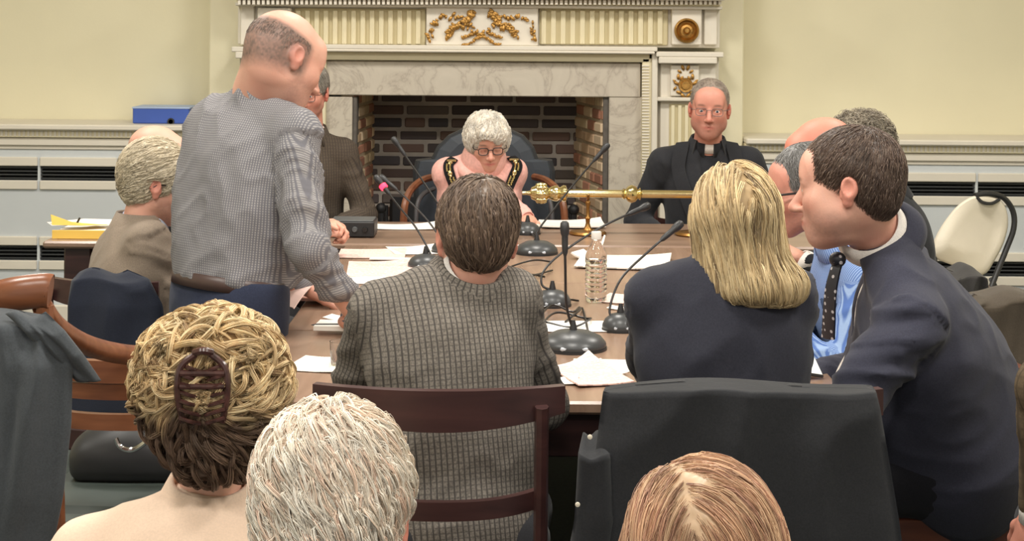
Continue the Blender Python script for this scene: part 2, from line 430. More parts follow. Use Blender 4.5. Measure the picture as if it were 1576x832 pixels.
def printed(name, base, ink, s=0.008, amt=0.5):
    m, nt, b = newmat(name); b.inputs['Roughness'].default_value = 0.8
    tc = nd(nt, 'ShaderNodeTexCoord'); sp = nd(nt, 'ShaderNodeSeparateXYZ'); nt.links.new(tc.outputs['Generated'], sp.inputs[0])
    a = nd(nt, 'ShaderNodeMath', _operation='MULTIPLY'); a.inputs[1].default_value = 22; nt.links.new(sp.outputs[1], a.inputs[0])
    f = nd(nt, 'ShaderNodeMath', _operation='FRACT'); nt.links.new(a.outputs[0], f.inputs[0])
    g = nd(nt, 'ShaderNodeMath', _operation='GREATER_THAN'); g.inputs[1].default_value = 0.55; nt.links.new(f.outputs[0], g.inputs[0])
    n = nd(nt, 'ShaderNodeTexNoise', Scale=1.0, Detail=2.0); mp = nd(nt, 'ShaderNodeMapping'); mp.inputs['Scale'].default_value = (26, 22, 1)
    nt.links.new(tc.outputs['Generated'], mp.inputs[0]); nt.links.new(mp.outputs[0], n.inputs['Vector'])
    g2 = nd(nt, 'ShaderNodeMath', _operation='GREATER_THAN'); g2.inputs[1].default_value = 0.47; nt.links.new(n.outputs[0], g2.inputs[0])
    mu = nd(nt, 'ShaderNodeMath', _operation='MULTIPLY'); nt.links.new(g.outputs[0], mu.inputs[0]); nt.links.new(g2.outputs[0], mu.inputs[1])
    m2 = nd(nt, 'ShaderNodeMath', _operation='MULTIPLY'); m2.inputs[1].default_value = amt; nt.links.new(mu.outputs[0], m2.inputs[0])
    mx = nd(nt, 'ShaderNodeMix', _data_type='RGBA'); mx.inputs[6].default_value = base; mx.inputs[7].default_value = ink
    nt.links.new(m2.outputs[0], mx.inputs[0]); nt.links.new(mx.outputs[2], b.inputs['Base Color']); return m
M['print'] = printed('printed_paper', rgb(240, 233, 224), rgb(120, 112, 110))
M['pink_print'] = printed('printed_pink_paper', rgb(240, 208, 198), rgb(150, 110, 106))
# marble
def marble():
    m, nt, b = newmat('marble'); b.inputs['Roughness'].default_value = 0.35
    tc = nd(nt, 'ShaderNodeTexCoord'); n = nd(nt, 'ShaderNodeTexNoise', Scale=3.2, Detail=8.0, Roughness=0.62, Distortion=1.8)
    nt.links.new(tc.outputs['Object'], n.inputs['Vector'])
    s = nd(nt, 'ShaderNodeMath', _operation='SUBTRACT'); s.inputs[1].default_value = 0.5; nt.links.new(n.outputs[0], s.inputs[0])
    a = nd(nt, 'ShaderNodeMath', _operation='ABSOLUTE'); nt.links.new(s.outputs[0], a.inputs[0])
    r = ramp(nt, [(0.0, rgb(172, 162, 148)), (0.01, rgb(188, 178, 164)), (0.05, rgb(199, 190, 175)), (0.3, rgb(208, 199, 184))])
    nt.links.new(a.outputs[0], r.inputs[0]); nt.links.new(r.outputs[0], b.inputs['Base Color']); return m
M['marble'] = marble()
M['brick'] = colmat('brick', 0.9, bump=0.8, bscale=70)
M['mortar'] = mat('mortar', rgb(98, 92, 86), 0.95, var=0.15, scale=30, bump=0.5, bscale=80)
M['soot'] = mat('sooty_mortar', rgb(176, 168, 160), 0.95, var=0.2, scale=6, bump=0.5, bscale=80)
M['lightmortar'] = mat('light_mortar', rgb(176, 158, 134), 0.95, var=0.12, scale=30, bump=0.5, bscale=80)

def S(o): o['kind'] = 'structure'; return o
def rect(px0, py0, px1, py1, Yf, Yb):
    a = at((px0 + px1) / 2, (py0 + py1) / 2, Yf); hw = (px1 - px0) / 2 * Yf / F; hh = (py1 - py0) / 2 * Yf / F
    return V(a[0] - hw, Yf, a[2] - hh), V(a[0] + hw, Yb, a[2] + hh)
def pxX(px, Y): return (px - CX) / F * Y
def zc(py, Y, px=CX):  # height of a pixel row at depth Y
    return at(px, py, Y)[2]

# ================================================================== room shell
YR, YB = 8.75, 8.42           # recess wall, chimney breast face
XL, XR = -4.2, 4.2
floor = S(boxobj('floor', (XL - .1, -2.5, -0.08), (XR + .1, 9.3, 0.0), mat('carpet', rgb(72, 80, 78), 0.95, var=0.12, scale=60, bump=0.4, bscale=300), bev=0))
S(boxobj('ceiling', (XL - .1, -2.5, CEIL), (XR + .1, 9.3, CEIL + .1), mat('ceiling_paint', rgb(232, 228, 214), 0.8, var=0.02), bev=0))
S(boxobj('wall_left', (XL - .1, -2.5, 0), (XL, 9.3, CEIL), M['wall'], bev=0)); S(boxobj('wall_right', (XR, -2.5, 0), (XR + .1, 9.3, CEIL), M['wall'], bev=0))
bl, br = pxX(322, YB), pxX(1145, YB)
ol, orr = pxX(545, 8.3), pxX(930, 8.3); ot = zc(148, 8.3, 738)
S(MB().box((XL, YR, 0), (bl, 9.3, CEIL)).box((br, YR, 0), (XR, 9.3, CEIL)).build('wall_back', M['wall']))
S(MB().box((bl, YB, 0), (ol - .002, 9.2, CEIL), 0.006).box((orr + .002, YB, 0), (br, 9.2, CEIL), 0.006).box((ol - .002, YB, ot + .01), (orr + .002, 9.2, CEIL)).build('wall_chimney_breast', M['wall']))

# radiator covers with shelf
def radiator_cover(x0, x1, z0, label, vents, mull):
    t = thing('radiator_cover', label, 'radiator cover', ((x0 + x1) / 2, 8.6, 0), 'radiator covers')
    Yf = 8.40; rows = [(zc(290, Yf) + z0, zc(268, Yf) + z0), (zc(413, Yf) + z0, zc(390, Yf) + z0)]
    ztop = zc(212, 8.36) + z0; fz = M['bluewhite']
    MB().box((x0, 8.32, ztop), (x1, YR, zc(204, 8.33) + z0), 0.006).build('shelf', M['white'], t)
    b = MB().box((x0, 8.36, zc(224, 8.36) + z0), (x1, YR, ztop), 0.002)
    b.build('fluted_band', M['cream'], t)
    b = MB(); n = int((x1 - x0) / 0.022)
    for i in range(n):
        xx = x0 + .008 + i * (x1 - x0 - .01) / n; b.box((xx, 8.3565, zc(222, 8.36) + z0), (xx + .011, 8.362, zc(213.5, 8.36) + z0))
    b.build('flute', M['white'], t)
    MB().box((x0, 8.375, zc(236, Yf) + z0), (x1, YR, zc(224, Yf) + z0), 0.004).box((x0, 8.39, zc(242, Yf) + z0), (x1, YR, zc(236, Yf) + z0), 0.003).build('moulding', M['white'], t)
    # panel around the vents
    b = MB(); zt = zc(242, Yf) + z0
    xs = [x0] + [v for p in vents for v in p] + [x1]
    zs = [0.0, rows[1][0], rows[1][1], rows[0][0], rows[0][1], zt]
    for a, c in ((0, 1), (2, 3), (4, 5)): b.box((x0, Yf, zs[a]), (x1, 8.45, zs[c]))
    for a, c in ((1, 2), (3, 4)):
        for i in range(0, len(xs), 2):
            if xs[i + 1] - xs[i] > 1e-4: b.box((xs[i], Yf, zs[a]), (xs[i + 1], 8.45, zs[c]))
    b.build('panel', fz, t)
    MB().box((x0, 8.6, 0.05), (x1, 8.64, zt)).build('backing', M['iron'], t)
    for (zb, ztp) in rows:
        for (va, vb) in vents:
            g = MB(); e = 0.045
            g.box((va - .0, 8.385, ztp), (vb + .0, Yf + .01, ztp + e), 0.004).box((va, 8.385, zb - e), (vb, Yf + .01, zb), 0.004)
            v = g.build('vent', M['white'], t)
            sl = MB()
            for k in range(4):
                z = zb + (ztp - zb) * (k + .5) / 4; sl.box((va, 8.41, z - .003), (vb, 8.44, z + .003))
            sl.build('louvre', M['dark_grey'], v)
            for mx in mull:
                if va < mx < vb: MB().box((mx - .006, 8.39, zb), (mx + .006, 8.42, ztp)).build('mullion', M['white'], v)
    MB().box((x0, 8.375, 0.0), (x1, Yf, 0.16), 0.006).build('skirting', M['white'], t)
    return t
radiator_cover(XL + .02, bl - .004, (lin(0) + 0.0) + 0.0 + (at(100, 208, 8.35)[2] - at(CX, 208, 8.35)[2]) * 0 + .022, 'pale blue grey radiator cover left of the fireplace with a blue box file on top',
               [(pxX(-420, 8.4), pxX(60, 8.4)), (pxX(64, 8.4), pxX(182, 8.4))], [pxX(-60, 8.4), pxX(-180, 8.4)])
radiator_cover(br + .004, XR - .02, -.024 + .004, 'pale blue grey radiator cover with fluted shelf right of the fireplace behind the cream chair',
               [(pxX(1300, 8.4), pxX(1389, 8.4)), (pxX(1393, 8.4), pxX(1503, 8.4)), (pxX(1507, 8.4), pxX(1900, 8.4))], [pxX(1620, 8.4)])

# ------------------------------------------------------------------ fireplace
fp = thing('fireplace', 'grand white and cream carved chimneypiece with gilt ornaments, marble slips and brick hearth', 'fireplace', (pxX(738, 8.3), 8.3, 0))
YP = 8.24
def FB(name, m, rects, Yf, Yb=YB - .001, bev=0.004, parent=fp, each=False):
    if each: return [FB(name, m, [r], Yf, Yb, bev, parent) for r in rects][0]
    b = MB()
    for r in rects:
        lo, hi = rect(*r, Yf, Yb)
        if r[3] > 700: lo[2] = 0.0
        b.box(lo, hi, bev)
    return b.build(name, m, parent)
FB('mantel_body', M['white'], [(366, 8, 1108, 71), (1010, 80, 1104, 760), (366, 80, 500, 760)], 8.30)
# cornice + dentils
FB('cornice', M['white'], [(358, -16, 1116, -2), (352, -30, 1122, -14), (344, -46, 1130, -29)], 8.14)
FB('cornice_bed', M['white'], [(362, 6, 1112, 12)], 8.22)
b = MB()
for px in np.arange(366, 1108, 7.4):
    lo, hi = rect(px, -2, px + 4.2, 7 , 8.17, 8.3); b.box(lo, hi)
b.build('dentil', M['white'], fp)
FB('dentil_backing', M['cream'], [(364, -4, 1110, 9)], 8.22)
# fluted frieze
for (a, c) in ((452, 655), (830, 1028)):
    pn = FB('fluted_panel', M['groove'], [(a, 13, c, 69)], 8.285, 8.31)
    b = MB(); st = 11.4; d = (c - a - 4) / round((c - a) / 14.8); x = a + 3
    while x < c - 6:
        lo, hi = rect(x, 16, x + d * .52, 68, 8.265, 8.29); b.box(lo, hi, .003)
        lo, hi = rect(x + d * .18, 18, x + d * .34, 66, 8.262, 8.27); b.box(lo, hi, .001)
        x += d
    b.build('reeding', M['cream'], pn)
tb = FB('centre_tablet', M['white'], [(656, 11, 828, 70)], YP)
FB('end_block', M['white'], [(1034, 12, 1080, 69), (396, 12, 448, 69)], YP, each=True); FB('end_block_return', M['white'], [(1084, 12, 1104, 69), (370, 8, 391, 69)], 8.27, each=True)
# ledge and architrave
FB('ledge', M['white'], [(405, 70, 1012, 77), (410, 77, 1008, 81)], 8.19); FB('ledge', M['white'], [(1010, 80, 1114, 88), (1014, 88, 1104, 98), (356, 72, 402, 80), (362, 80, 398, 90)], 8.2, each=True)
FB('architrave', M['cream'], [(480, 81, 1000, 94), (986, 90, 1001, 760), (478, 90, 499, 760)], 8.245, each=True)
FB('architrave_edge', M['white'], [(1001, 82, 1010, 760), (468, 82, 478, 760)], 8.225, each=True)
b = MB()
for py in np.arange(100, 420, 4.6):
    for a in (988,):
        lo, hi = rect(a, py, a + 11, py + 2.6, 8.238, 8.25); b.box(lo, hi, .001)
b.build('egg_moulding', M['white'], fp)
# pilasters
for (a, c) in ((1014, 1100), (372, 458)):
    FB('pilaster', M['white'], [(a, 98, c, 760)], 8.27)
    FB('pilaster_block', M['white'], [(a + 18, 100, c - 24, 148)], YP); FB('pilaster_ledge', M['white'], [(a - 2, 150, c + 2, 156)], 8.225)
    pn = FB('pilaster_panel', M['groove'], [(a + 14, 160, c - 26, 700)], 8.262)
    b = MB()
    for px in np.arange(a + 17, c - 30, 10.5):
        lo, hi = rect(px, 162, px + 5.6, 700, 8.25, 8.266); b.box(lo, hi, .002)
    b.build('reeding', M['cream'], pn)
# marble
FB('marble_lintel', M['marble'], [(499, 95, 986, 148)], 8.28); FB('marble_jamb', M['marble'], [(499, 149, 540, 760)], 8.285); FB('marble_jamb', M['marble'], [(935, 149, 986, 760)], 8.285)
FB('metal_strip', M['mortar'], [(540, 149, 547, 760), (926, 149, 935, 760)], 8.30, each=True)
# gilt ornaments
def leaf(b, c, s, ang, tilt=0.4):
    ca, sa = math.cos(ang), math.sin(ang); R = V([ca, 0, sa], [0, 1, 0], [-sa, 0, ca]).T
    b.ball(c, V(s, s * .42, s * .52), 6, R)
orn = MB(); rr = random.Random(3); pxm = 8.22 / F
paths = [[(663, 62), (661, 50), (666, 38), (676, 28), (690, 25), (704, 26), (714, 34), (722, 42), (732, 48), (742, 54)],
         [(689, 56), (694, 46), (702, 40), (712, 40)], [(722, 24), (727, 20), (720, 30), (715, 36)], [(742, 54), (732, 60), (722, 67), (712, 69)], [(734, 50), (722, 54), (712, 58)]]
for p in paths:
    for sgn in (1, -1):
        q = bez([(x, y, 0) for x, y in p], 40)
        for i, (x, y, _) in enumerate(q[::2]):
            x = x if sgn > 0 else 2 * 741.5 - x
            thin = p[0][0] in (742, 734)
            for _k in range(1 if thin else 2):
                c = at(x + rr.uniform(-4, 4) * (0.3 if thin else 1), y + rr.uniform(-4, 4) * (0.3 if thin else 1), 8.232 - rr.random() * .01)
                leaf(orn, c, rr.uniform(3.0, 5.2) * pxm * (0.75 if thin else 1), rr.uniform(0, 3.14))
orn.build('gilt_garland', M['gold'], tb, True)
def patera(px, py, r, Y, par):
    c = at(px, py, Y); k = pxm; r *= k
    MB().lathe([(0, .03), (r * .16, .03), (r * .3, .018), (r * .3, .012), (r * .48, .01), (r * .62, .02), (r * .78, .008), (r * .86, .024), (r, .018), (r, 0), (0, 0)], c, 40, (0, -1, 0)).build('gilt_patera', M['gold'], par, True)
patera(1056.5, 47, 19, YP - .001, fp); patera(422, 44, 19, YP - .001, fp)
def trophy(px, dy=0):
    b = MB(); Y = YP - .006
    c = at(px, 131 + dy, Y); b.lathe([(0, .02), (.02, .02), (.022, .01), (.034, .012), (.036, 0), (0, 0)], c, 24, (0, -1, 0))
    for sg in (1, -1):
        for (x, y, s, a) in ((4, 104, 5, 1.2), (9, 110, 4, .6), (11, 118, 5, 1.6), (14, 128, 5, .5), (16, 136, 4, 2.2), (10, 142, 5, .3), (4, 147, 5, .8), (6, 120, 4, 2.4), (17, 124, 3, .4)):
            leaf(b, at(px + sg * x, y + dy, Y), s * pxm, a if sg > 0 else math.pi - a)
    return b.build('gilt_trophy', M['gold'], fp, True)
trophy(1055); trophy(415, -4)
# fireback bricks
def bricks(name, O, U, Wv, wid, hgt, bw, bh, gap, pal, parent, mortar, N, seed, offs=0.5):
    """brickwork standing on O, along U, up Wv, facing N"""
    O, U, Wv, N = map(np.asarray, (O, U, Wv, N)); R = np.stack([U, N, Wv], 1); r_ = random.Random(seed)
    MB().box((0, -.06, 0), (wid, 0, hgt), 0, (R, O)).build('mortar_bed', mortar, parent)
    b = MB(); cols = []; z = gap; row = 0
    while z < hgt - .01:
        x = -bw * offs * (row % 2) - r_.random() * .04; h = min(bh, hgt - z)
        while x < wid - .01:
            wv = bw * r_.uniform(.9, 1.08) if row % 3 else bw * r_.choice([.5, 1.0]); x0, x1 = max(0, x), min(wid, x + wv)
            if x1 - x0 > .02:
                d = r_.uniform(.004, .014); n0 = b.n; b.box((x0, -.01, z), (x1, d, z + h * r_.uniform(.92, 1)), .006, (R, O))
                c = np.array(r_.choice(pal)) * r_.uniform(.8, 1.15); cols += [c] * (b.n - n0)
            x += wv + gap
        z += bh + gap; row += 1
    o = link_mesh(name, np.vstack(b.v), b.f, M['brick'], parent, False, cols=np.array(cols)); return o
dk = [rgb(88, 80, 80)[:3], rgb(98, 84, 80)[:3], rgb(78, 74, 78)[:3], rgb(112, 92, 84)[:3], rgb(104, 95, 90)[:3], rgb(84, 76, 76)[:3]]
lt = [rgb(200, 168, 136)[:3], rgb(186, 132, 108)[:3], rgb(214, 190, 160)[:3], rgb(160, 112, 92)[:3], rgb(206, 184, 150)[:3]]
Yk = 8.9; xa, xb = pxX(575, Yk), pxX(888, Yk)
bricks('brick_back', (xa - .05, Yk, 0), (1, 0, 0), (0, 0, 1), xb - xa + .1, ot + .1, .212, .05, .017, dk, fp, M['soot'], (0, -1, 0), 5)
for (x0, x1, sd) in ((ol, xa, 1), (orr, xb, -1)):
    O = V(x0, 8.31, 0); E = V(x1, Yk, 0); U = nrm(E - O); L = np.linalg.norm(E - O); N = nrm(np.cross(U, V(0, 0, 1))) * 1
    if N[0] * sd < 0: N = -N
    bricks('brick_cheek', O, U, (0, 0, 1), L, ot + .05, .16, .05, .014, lt if sd < 0 or 1 else dk, fp, M['lightmortar'], N, 8 + sd, .4)
boxobj('firebox_lintel', (ol, 8.31, ot + .02), (orr, 9.0, ot + .12), M['iron'], fp)
boxobj('hearth_slab', (ol - .1, 8.0, 0.002), (orr + .1, 9.0, 0.03), M['marble'], fp)
# fire basket
fbk = thing('fire_basket', 'black iron fire basket inside the brick fireplace opening', 'fire basket', (pxX(735, 8.6), 8.6, .03))
x0, x1 = pxX(590, 8.55), pxX(885, 8.55)
b = MB()
for z in (.12, .3, .48): b.tube([(x0, 8.5, z), (x1, 8.5, z)], .011); b.tube([(x0, 8.8, z), (x1, 8.8, z)], .011)
b.build('rail', M['iron'], fbk, True)
b = MB()
for x in np.linspace(x0 + .03, x1 - .03, 14): b.tube([(x, 8.5, .1), (x, 8.5, .5)], .007)
b.build('bar', M['iron'], fbk, True)
for x in (x0, x1):
    MB().tube([(x, 8.5, .03), (x, 8.5, .62)], .016).ball((x, 8.5, .64), .028).tube([(x, 8.5, .3), (x, 8.8, .3)], .012).tube([(x, 8.8, .03), (x, 8.8, .62)], .014).build('post', M['iron'], fbk, True)
MB().box((x0 + .02, 8.83, .05), (x1 - .02, 8.86, .66), .02).build('fireback', M['iron'], fbk)

# blue box file on the shelf
def box_file():
    lo, hi = rect(204, 180, 291, 205, 8.45, 8.70); lo[2] = zc(204, 8.33) + .022 + .001; hi[2] = lo[2] + .078
    t = thing('box_file', 'bright blue box file lying on the shelf left of the fireplace', 'box file', ((lo[0] + hi[0]) / 2, 8.5, lo[2]))
    boxobj('case', lo, hi, M['blue_card'], t); boxobj('lid_edge', V(lo[0] - .003, lo[1] - .004, hi[2] - .004), V(hi[0] + .003, hi[1] - .02, hi[2] + .004), mat('pale_blue', rgb(170, 190, 225), .5), t, .002)
    MB().lathe([(.018, .004), (.018, 0), (.011, 0), (.011, .004)], at(263, 187, 8.449), 20, (0, -1, 0)).build('finger_ring', M['black'], t, True)
box_file()

# ================================================================== tables
TZ = 0.75
ct = thing('council_table', 'walnut top table set crosswise in front of the fireplace carrying the gilt mace', 'table', (-.13, 6.7, 0))
CX0, CX1, CY0, CY1 = pxX(68, 6.36), 1.5, 6.36, 7.05
MB().box((CX0, CY0, TZ - .028), (CX1, CY1, TZ), .008).build('table_top', M['table_cross'], ct)
MB().box((CX0 + .09, CY0 + .07, .62), (CX1 - .09, CY0 + .095, TZ - .028)).box((CX0 + .09, CY1 - .095, .62), (CX1 - .09, CY1 - .07, TZ - .028)).box((CX0 + .09, CY0 + .07, .62), (CX0 + .115, CY1 - .07, TZ - .028)).box((CX1 - .115, CY0 + .07, .62), (CX1 - .09, CY1 - .07, TZ - .028)).build('apron', M['mahogany_dark'], ct)
legp = [(.03, 0), (.034, .03), (.026, .05), (.024, .1), (.036, .16), (.04, .2), (.03, .24), (.028, .26), (.036, .275), (.03, .29), (.042, .36), (.046, .42), (.04, .46), (.032, .48), (.042, .495), (.032, .51), (.044, .525), (.044, .54)]
def tleg(x, y, par, m): MB().lathe(legp, (x, y, 0), 20).box((x - .052, y - .052, .535), (x + .052, y + .052, TZ - .028), .006).build('leg', m, par, True)
for x in (CX0 + .12, CX1 - .12):
    for y in (CY0 + .1, CY1 - .1): tleg(x, y, ct, M['mahogany_dark'])
lt_ = thing('meeting_table', 'long walnut meeting table running away from the camera, covered in papers and microphones', 'table', (.075, 5, 0))
LX0, LX1, LY0, LY1 = -.62, .78, 3.79, 6.345; LZ = .747
LEAF = [3.79, 4.62, 5.48, 6.345]
for a, c in zip(LEAF, LEAF[1:]): MB().box((LX0, a + .0008, LZ - .03), (LX1, c - .0008, LZ), .006).build('table_top', M['table'], lt_)
MB().box((LX0 + .03, LY0 + .03, .615), (LX1 - .03, LY0 + .055, LZ - .03), .003).box((LX0 + .03, LY1 - .055, .615), (LX1 - .03, LY1 - .03, LZ - .03)).box((LX0 + .03, LY0 + .055, .615), (LX0 + .055, LY1 - .055, LZ - .03)).box((LX1 - .055, LY0 + .055, .615), (LX1 - .03, LY1 - .055, LZ - .03)).build('apron', M['mahogany_dark'], lt_)
for x in (LX0 + .12, LX1 - .12):
    for y in (LY0 + .5, LY1 - .12): tleg(x, y, lt_, M['mahogany_dark'])

# ================================================================== things on the tables
def sheet(px, py, wd, dp, rot, m, label, z=None, thick=.0012, name='paper', cat='papers', curl=.006, Yfix=None, group=None, skew=0):
    """a sheet or a thin stack of paper whose centre is seen at px,py on the table top"""
    zz = LZ if z is None else z; Y = (CAMZ - zz) * F / (py - HY - (px - CX) * ROLL)
    if Yfix: Y = Yfix
    c = at(px, py, Y); zz += thick
    ca, sa = math.cos(math.radians(rot)), math.sin(math.radians(rot)); n = 9
    G = np.zeros((n, n, 3))
    for i, u in enumerate(np.linspace(-.5, .5, n)):
        for j, v in enumerate(np.linspace(-.5, .5, n)):
            x, y = u * wd + skew * v, v * dp; G[i, j] = (c[0] + x * ca - y * sa, Y + x * sa + y * ca, zz + .0006 + curl * ((2 * u) ** 2 * .5 + max(0, (u + v)) ** 3 * 2))
    o = MB().grid(G[:, ::-1], thick).build(name, m, None, False); tag(o, label, cat, group or ('papers on the tables' if name == 'paper' else None))
    # set origin near the sheet
    me = o.data; off = Vector((c[0], Y, zz)); me.transform(Matrix.Translation(-off)); o.location = off
    return o
PG = 'papers laid out on the long table'
sheet(492, 562, .13, .17, -12, M['print'], 'white printed sheet with a pink edge near the front left corner of the long table', name='paper')
sheet(524, 511, .13, .10, -4, M['paper'], 'white notepad with a pen on it, left of the checked jacket man', thick=.012, name='notepad', cat='notepad', curl=0)
sheet(533, 492, .12, .06, -20, M['paper'], 'blank white sheet sticking out behind the notepad', curl=.012)
sheet(520, 460, .26, .19, 3, M['pink_print'], 'pink and white paper stack beside the cuff of the standing man', thick=.008)
sheet(500, 450, .18, .16, 12, M['print'], 'white sheet under the standing man sleeve')
sheet(585, 415, .22, .34, 4, M['pink_print'], 'large open pink printed agenda in front of the checked jacket man')
sheet(560, 430, .27, .20, 0, M['paper'], 'white sheet poking out in front of the pink agenda', curl=0)
sheet(573, 391, .24, .22, 2, M['pink_print'], 'pink printed sheet just before the clasped hands', curl=.003)
sheet(644, 386, .21, .20, 14, M['paper'], 'plain white sheet near the front edge of the top table left of centre')
sheet(600, 400, .14, .05, -3, M['paper'], 'narrow white strip between two pink sheets', curl=0, thick=.003)
sheet(960, 406, .32, .30, -8, M['print'], 'long white printed document behind the water bottle', thick=.004)
sheet(905, 398, .09, .10, -28, M['paper'], 'folded white card standing on edge of the printed document', thick=.006, curl=.03)
sheet(958, 461, .12, .16, -18, M['pink_print'], 'pink tinted leaflet right of the water bottle')
sheet(962, 476, .10, .05, -22, M['print'], 'white leaflet with a blue edge beside the right microphone')
sheet(885, 503, .36, .16, 2, M['paper'], 'wide white sheet lying under the microphone cables', curl=0)
sheet(908, 580, .14, .22, 18, M['pink_print'], 'pink printed leaflet on the pile before the large microphone', thick=.003)
sheet(900, 572, .14, .17, 32, M['print'], 'white printed leaflet turned askew on the pile before the large microphone', thick=.001, curl=.012)
sheet(850, 588, .12, .06, -6, M['paper'], 'white sheet next to the checked jacket elbow')
sheet(925, 563, .14, .14, -4, M['paper'], 'white sheet at the back of the pile beside the navy blazer', curl=.0)
# top table papers
sheet(620, 350, .26, .16, 0, M['paper'], 'white paper on the top table at the left hand of the woman in pink', z=TZ)
sheet(880, 348, .26, .2, 3, M['paper'], 'white paper on the top table beside the mace stand', z=TZ, thick=.006)
sheet(800, 347, .2, .13, 0, M['print'], 'white printed paper directly before the woman in pink', z=TZ)
# papers the standing man leafs through
G = np.zeros((8, 8, 3)); a0, a1, b0, b1 = at(425, 462, 4.95), at(452, 474, 4.8), at(470, 418, 5.15), at(492, 432, 5.05)
for i in range(8):
    for j in range(8):
        u, v = i / 7, j / 7; G[i, j] = (a0 * (1 - u) + a1 * u) * (1 - v) + (b0 * (1 - u) + b1 * u) * v + V(0, 0, .012 * math.sin(v * 3.1))
o = MB().grid(G, .003).build('paper', M['pink_paper'], None); tag(o, 'pink folded agenda raised at an angle beside the standing man', 'papers'); off = Vector(a0); o.data.transform(Matrix.Translation(-off)); o.location = off
# pen on notepad
c = at(505, 506, (CAMZ - LZ - .016) * F / (506 - HY))
o = MB().tube([c + V(-.03, -.005, .012), c + V(.06, 0, .012)], [.0035, .004]).tube([c + V(-.045, -.006, .012), c + V(-.03, -.005, .012)], [.001, .0035]).build('pen', M['metal_black'], None, True); tag(o, 'dark pen lying on the white notepad', 'pen')
o.data.transform(Matrix.Translation(-Vector(c))); o.location = Vector(c)
# tumbler
def on(px, py, z): return at(px, py, (CAMZ - z) * F / (py - HY - (px - CX) * ROLL))
c = on(523, 562, LZ + .003); c[2] = LZ + .0045
o = MB().lathe([(0, 0), (.020, 0), (.022, .004), (.026, .058), (.024, .058), (.020, .006), (0, .006)], (0, 0, 0), 24).build('tumbler', M['glass'], None, True); o.location = c
tag(o, 'small clear glass tumbler beside the elbow of the checked jacket', 'glass')
# water bottle
c = on(917, 464, LZ); c[2] = LZ
t = thing('water_bottle', 'clear plastic water bottle with white cap standing in the middle of the long table', 'bottle', c)
prof = [(0, 0), (.026, 0), (.031, .006), (.032, .02)]
for k in range(7): z = .026 + k * .014; prof += [(.032, z), (.0295, z + .006), (.032, z + .012)]
prof += [(.032, .128), (.031, .142), (.024, .163), (.0145, .178), (.0125, .186), (.0125, .196), (0, .196)]
MB().lathe([(r_ * 1.04, z) for r_, z in prof], c, 28).build('bottle', M['water'], t, True)
MB().lathe([(0, .19), (.015, .19), (.0155, .193), (.0155, .21), (.014, .213), (0, .213)], c, 24).build('cap', mat('white_cap', rgb(235, 232, 225), .4), t, True)
# microphones
def microphone(base, bw, pts, label, led=None, head=.06, ang=0, stemr=.0035, grp=None, base_kind='round'):
    """base px,py; pts: list of (px,py,Y offset from base); last one is the tip"""
    bc = on(*base, LZ if base_kind != 'top' else TZ); z0 = LZ if base_kind != 'top' else TZ; bc[2] = z0
    t = thing('conference_microphone', label, 'microphone', bc, 'conference microphones on the tables')
    prof = [(0, 0), (bw, 0), (bw * 1.02, .006), (bw, .012), (bw * .86, .026), (bw * .55, .038), (bw * .2, .043), (0, .044)]
    bs = MB().lathe([(0, .0), (bw * 1.04, 0), (bw * 1.04, .006), (0, .006)], bc, 40, sx=1).build('foot_pad', M['black'], t, True)
    bo = MB().lathe([(r_, h + .006) for r_, h in prof], bc, 40, sx=1).build('base', M['dark_grey'], t, True)
    P = [bc + V(0, 0, .045)] + [at(p[0], p[1], bc[1] + p[2]) for p in pts]
    P[0] = at(pts[0][0], pts[0][1], bc[1]) if False else P[0]
    C = bez(P, 30)
    MB().lathe([(.012, 0), (.01, .012), (.006, .03), (.005, .034)], bc + V(0, 0, .04), 16).build('collar', M['black'], t, True)
    d = nrm(C[-1] - C[-3]); tip = C[-1]; h0 = tip - d * head
    MB().tube(C[:-1].tolist() + [h0] if False else C, stemr).build('gooseneck', M['metal_black'], t, True)
    hd = MB().lathe([(.004, -.03), (.0075, -.02), (.0085, 0), (.0085, head * .35), (.011, head * .45), (.0125, head * .7), (.011, head * .92), (.006, head), (0, head)], h0, 16, d).build('microphone_head', M['black'], t, True)
    if led == 'red': MB().lathe([(.0126, 0), (.0135, .002), (.0135, .014), (.0126, .016)], h0 + d * .002, 16, d).build('light_ring', M['red_led'], t, True)
    MB().box(bc + V(-bw * .42, -bw * .98, .008), bc + V(bw * .42, -bw * .62, .018), .003).build('button_panel', mat('button_panel', rgb(190, 196, 205), .4), bo)
    if led == 'blue': MB().box(bc + V(-.014, -bw * .9, .018), bc + V(.014, -bw * .8, .0205), .001).build('button_light', M['blue_led'], bo)
    return t
MG = None
microphone((882, 536), .085, [(872, 470, 0), (870, 410, 0), (869, 340, .02)], 'upright conference microphone with a blue light on its large grey base, nearest of all', 'blue')
microphone((955, 508), .05, [(938, 480, -.0), (955, 430, .03), (1000, 385, .06), (1050, 342, .12)], 'conference microphone right of the water bottle, bending right to the blonde woman')
microphone((850, 470), .055, [(834, 438, 0), (838, 415, .02), (870, 385, .05), (930, 347, .1), (1000, 315, .2)], 'conference microphone with a grey head leaning far right past the bottle')
microphone((826, 390), .075, [(826, 358, 0), (850, 325, .03), (890, 275, .06), (937, 221, .1)], 'conference microphone reaching up right in front of the brick fireplace')
microphone((655, 412), .06, [(663, 392, 0), (640, 350, .02), (612, 315, .04), (577, 270, .08)], 'conference microphone with a glowing red ring on its neck', 'red')
microphone((690, 388), .06, [(680, 368, 0), (655, 335, .02), (620, 300, .04), (584, 270, .08)], 'conference microphone just behind the one with the red ring', None)
microphone((705, 378), .05, [(700, 350, 0), (680, 322, .02), (645, 270, .04), (604, 211, .08)], 'tallest conference microphone on the left, pointing up before the fireplace')
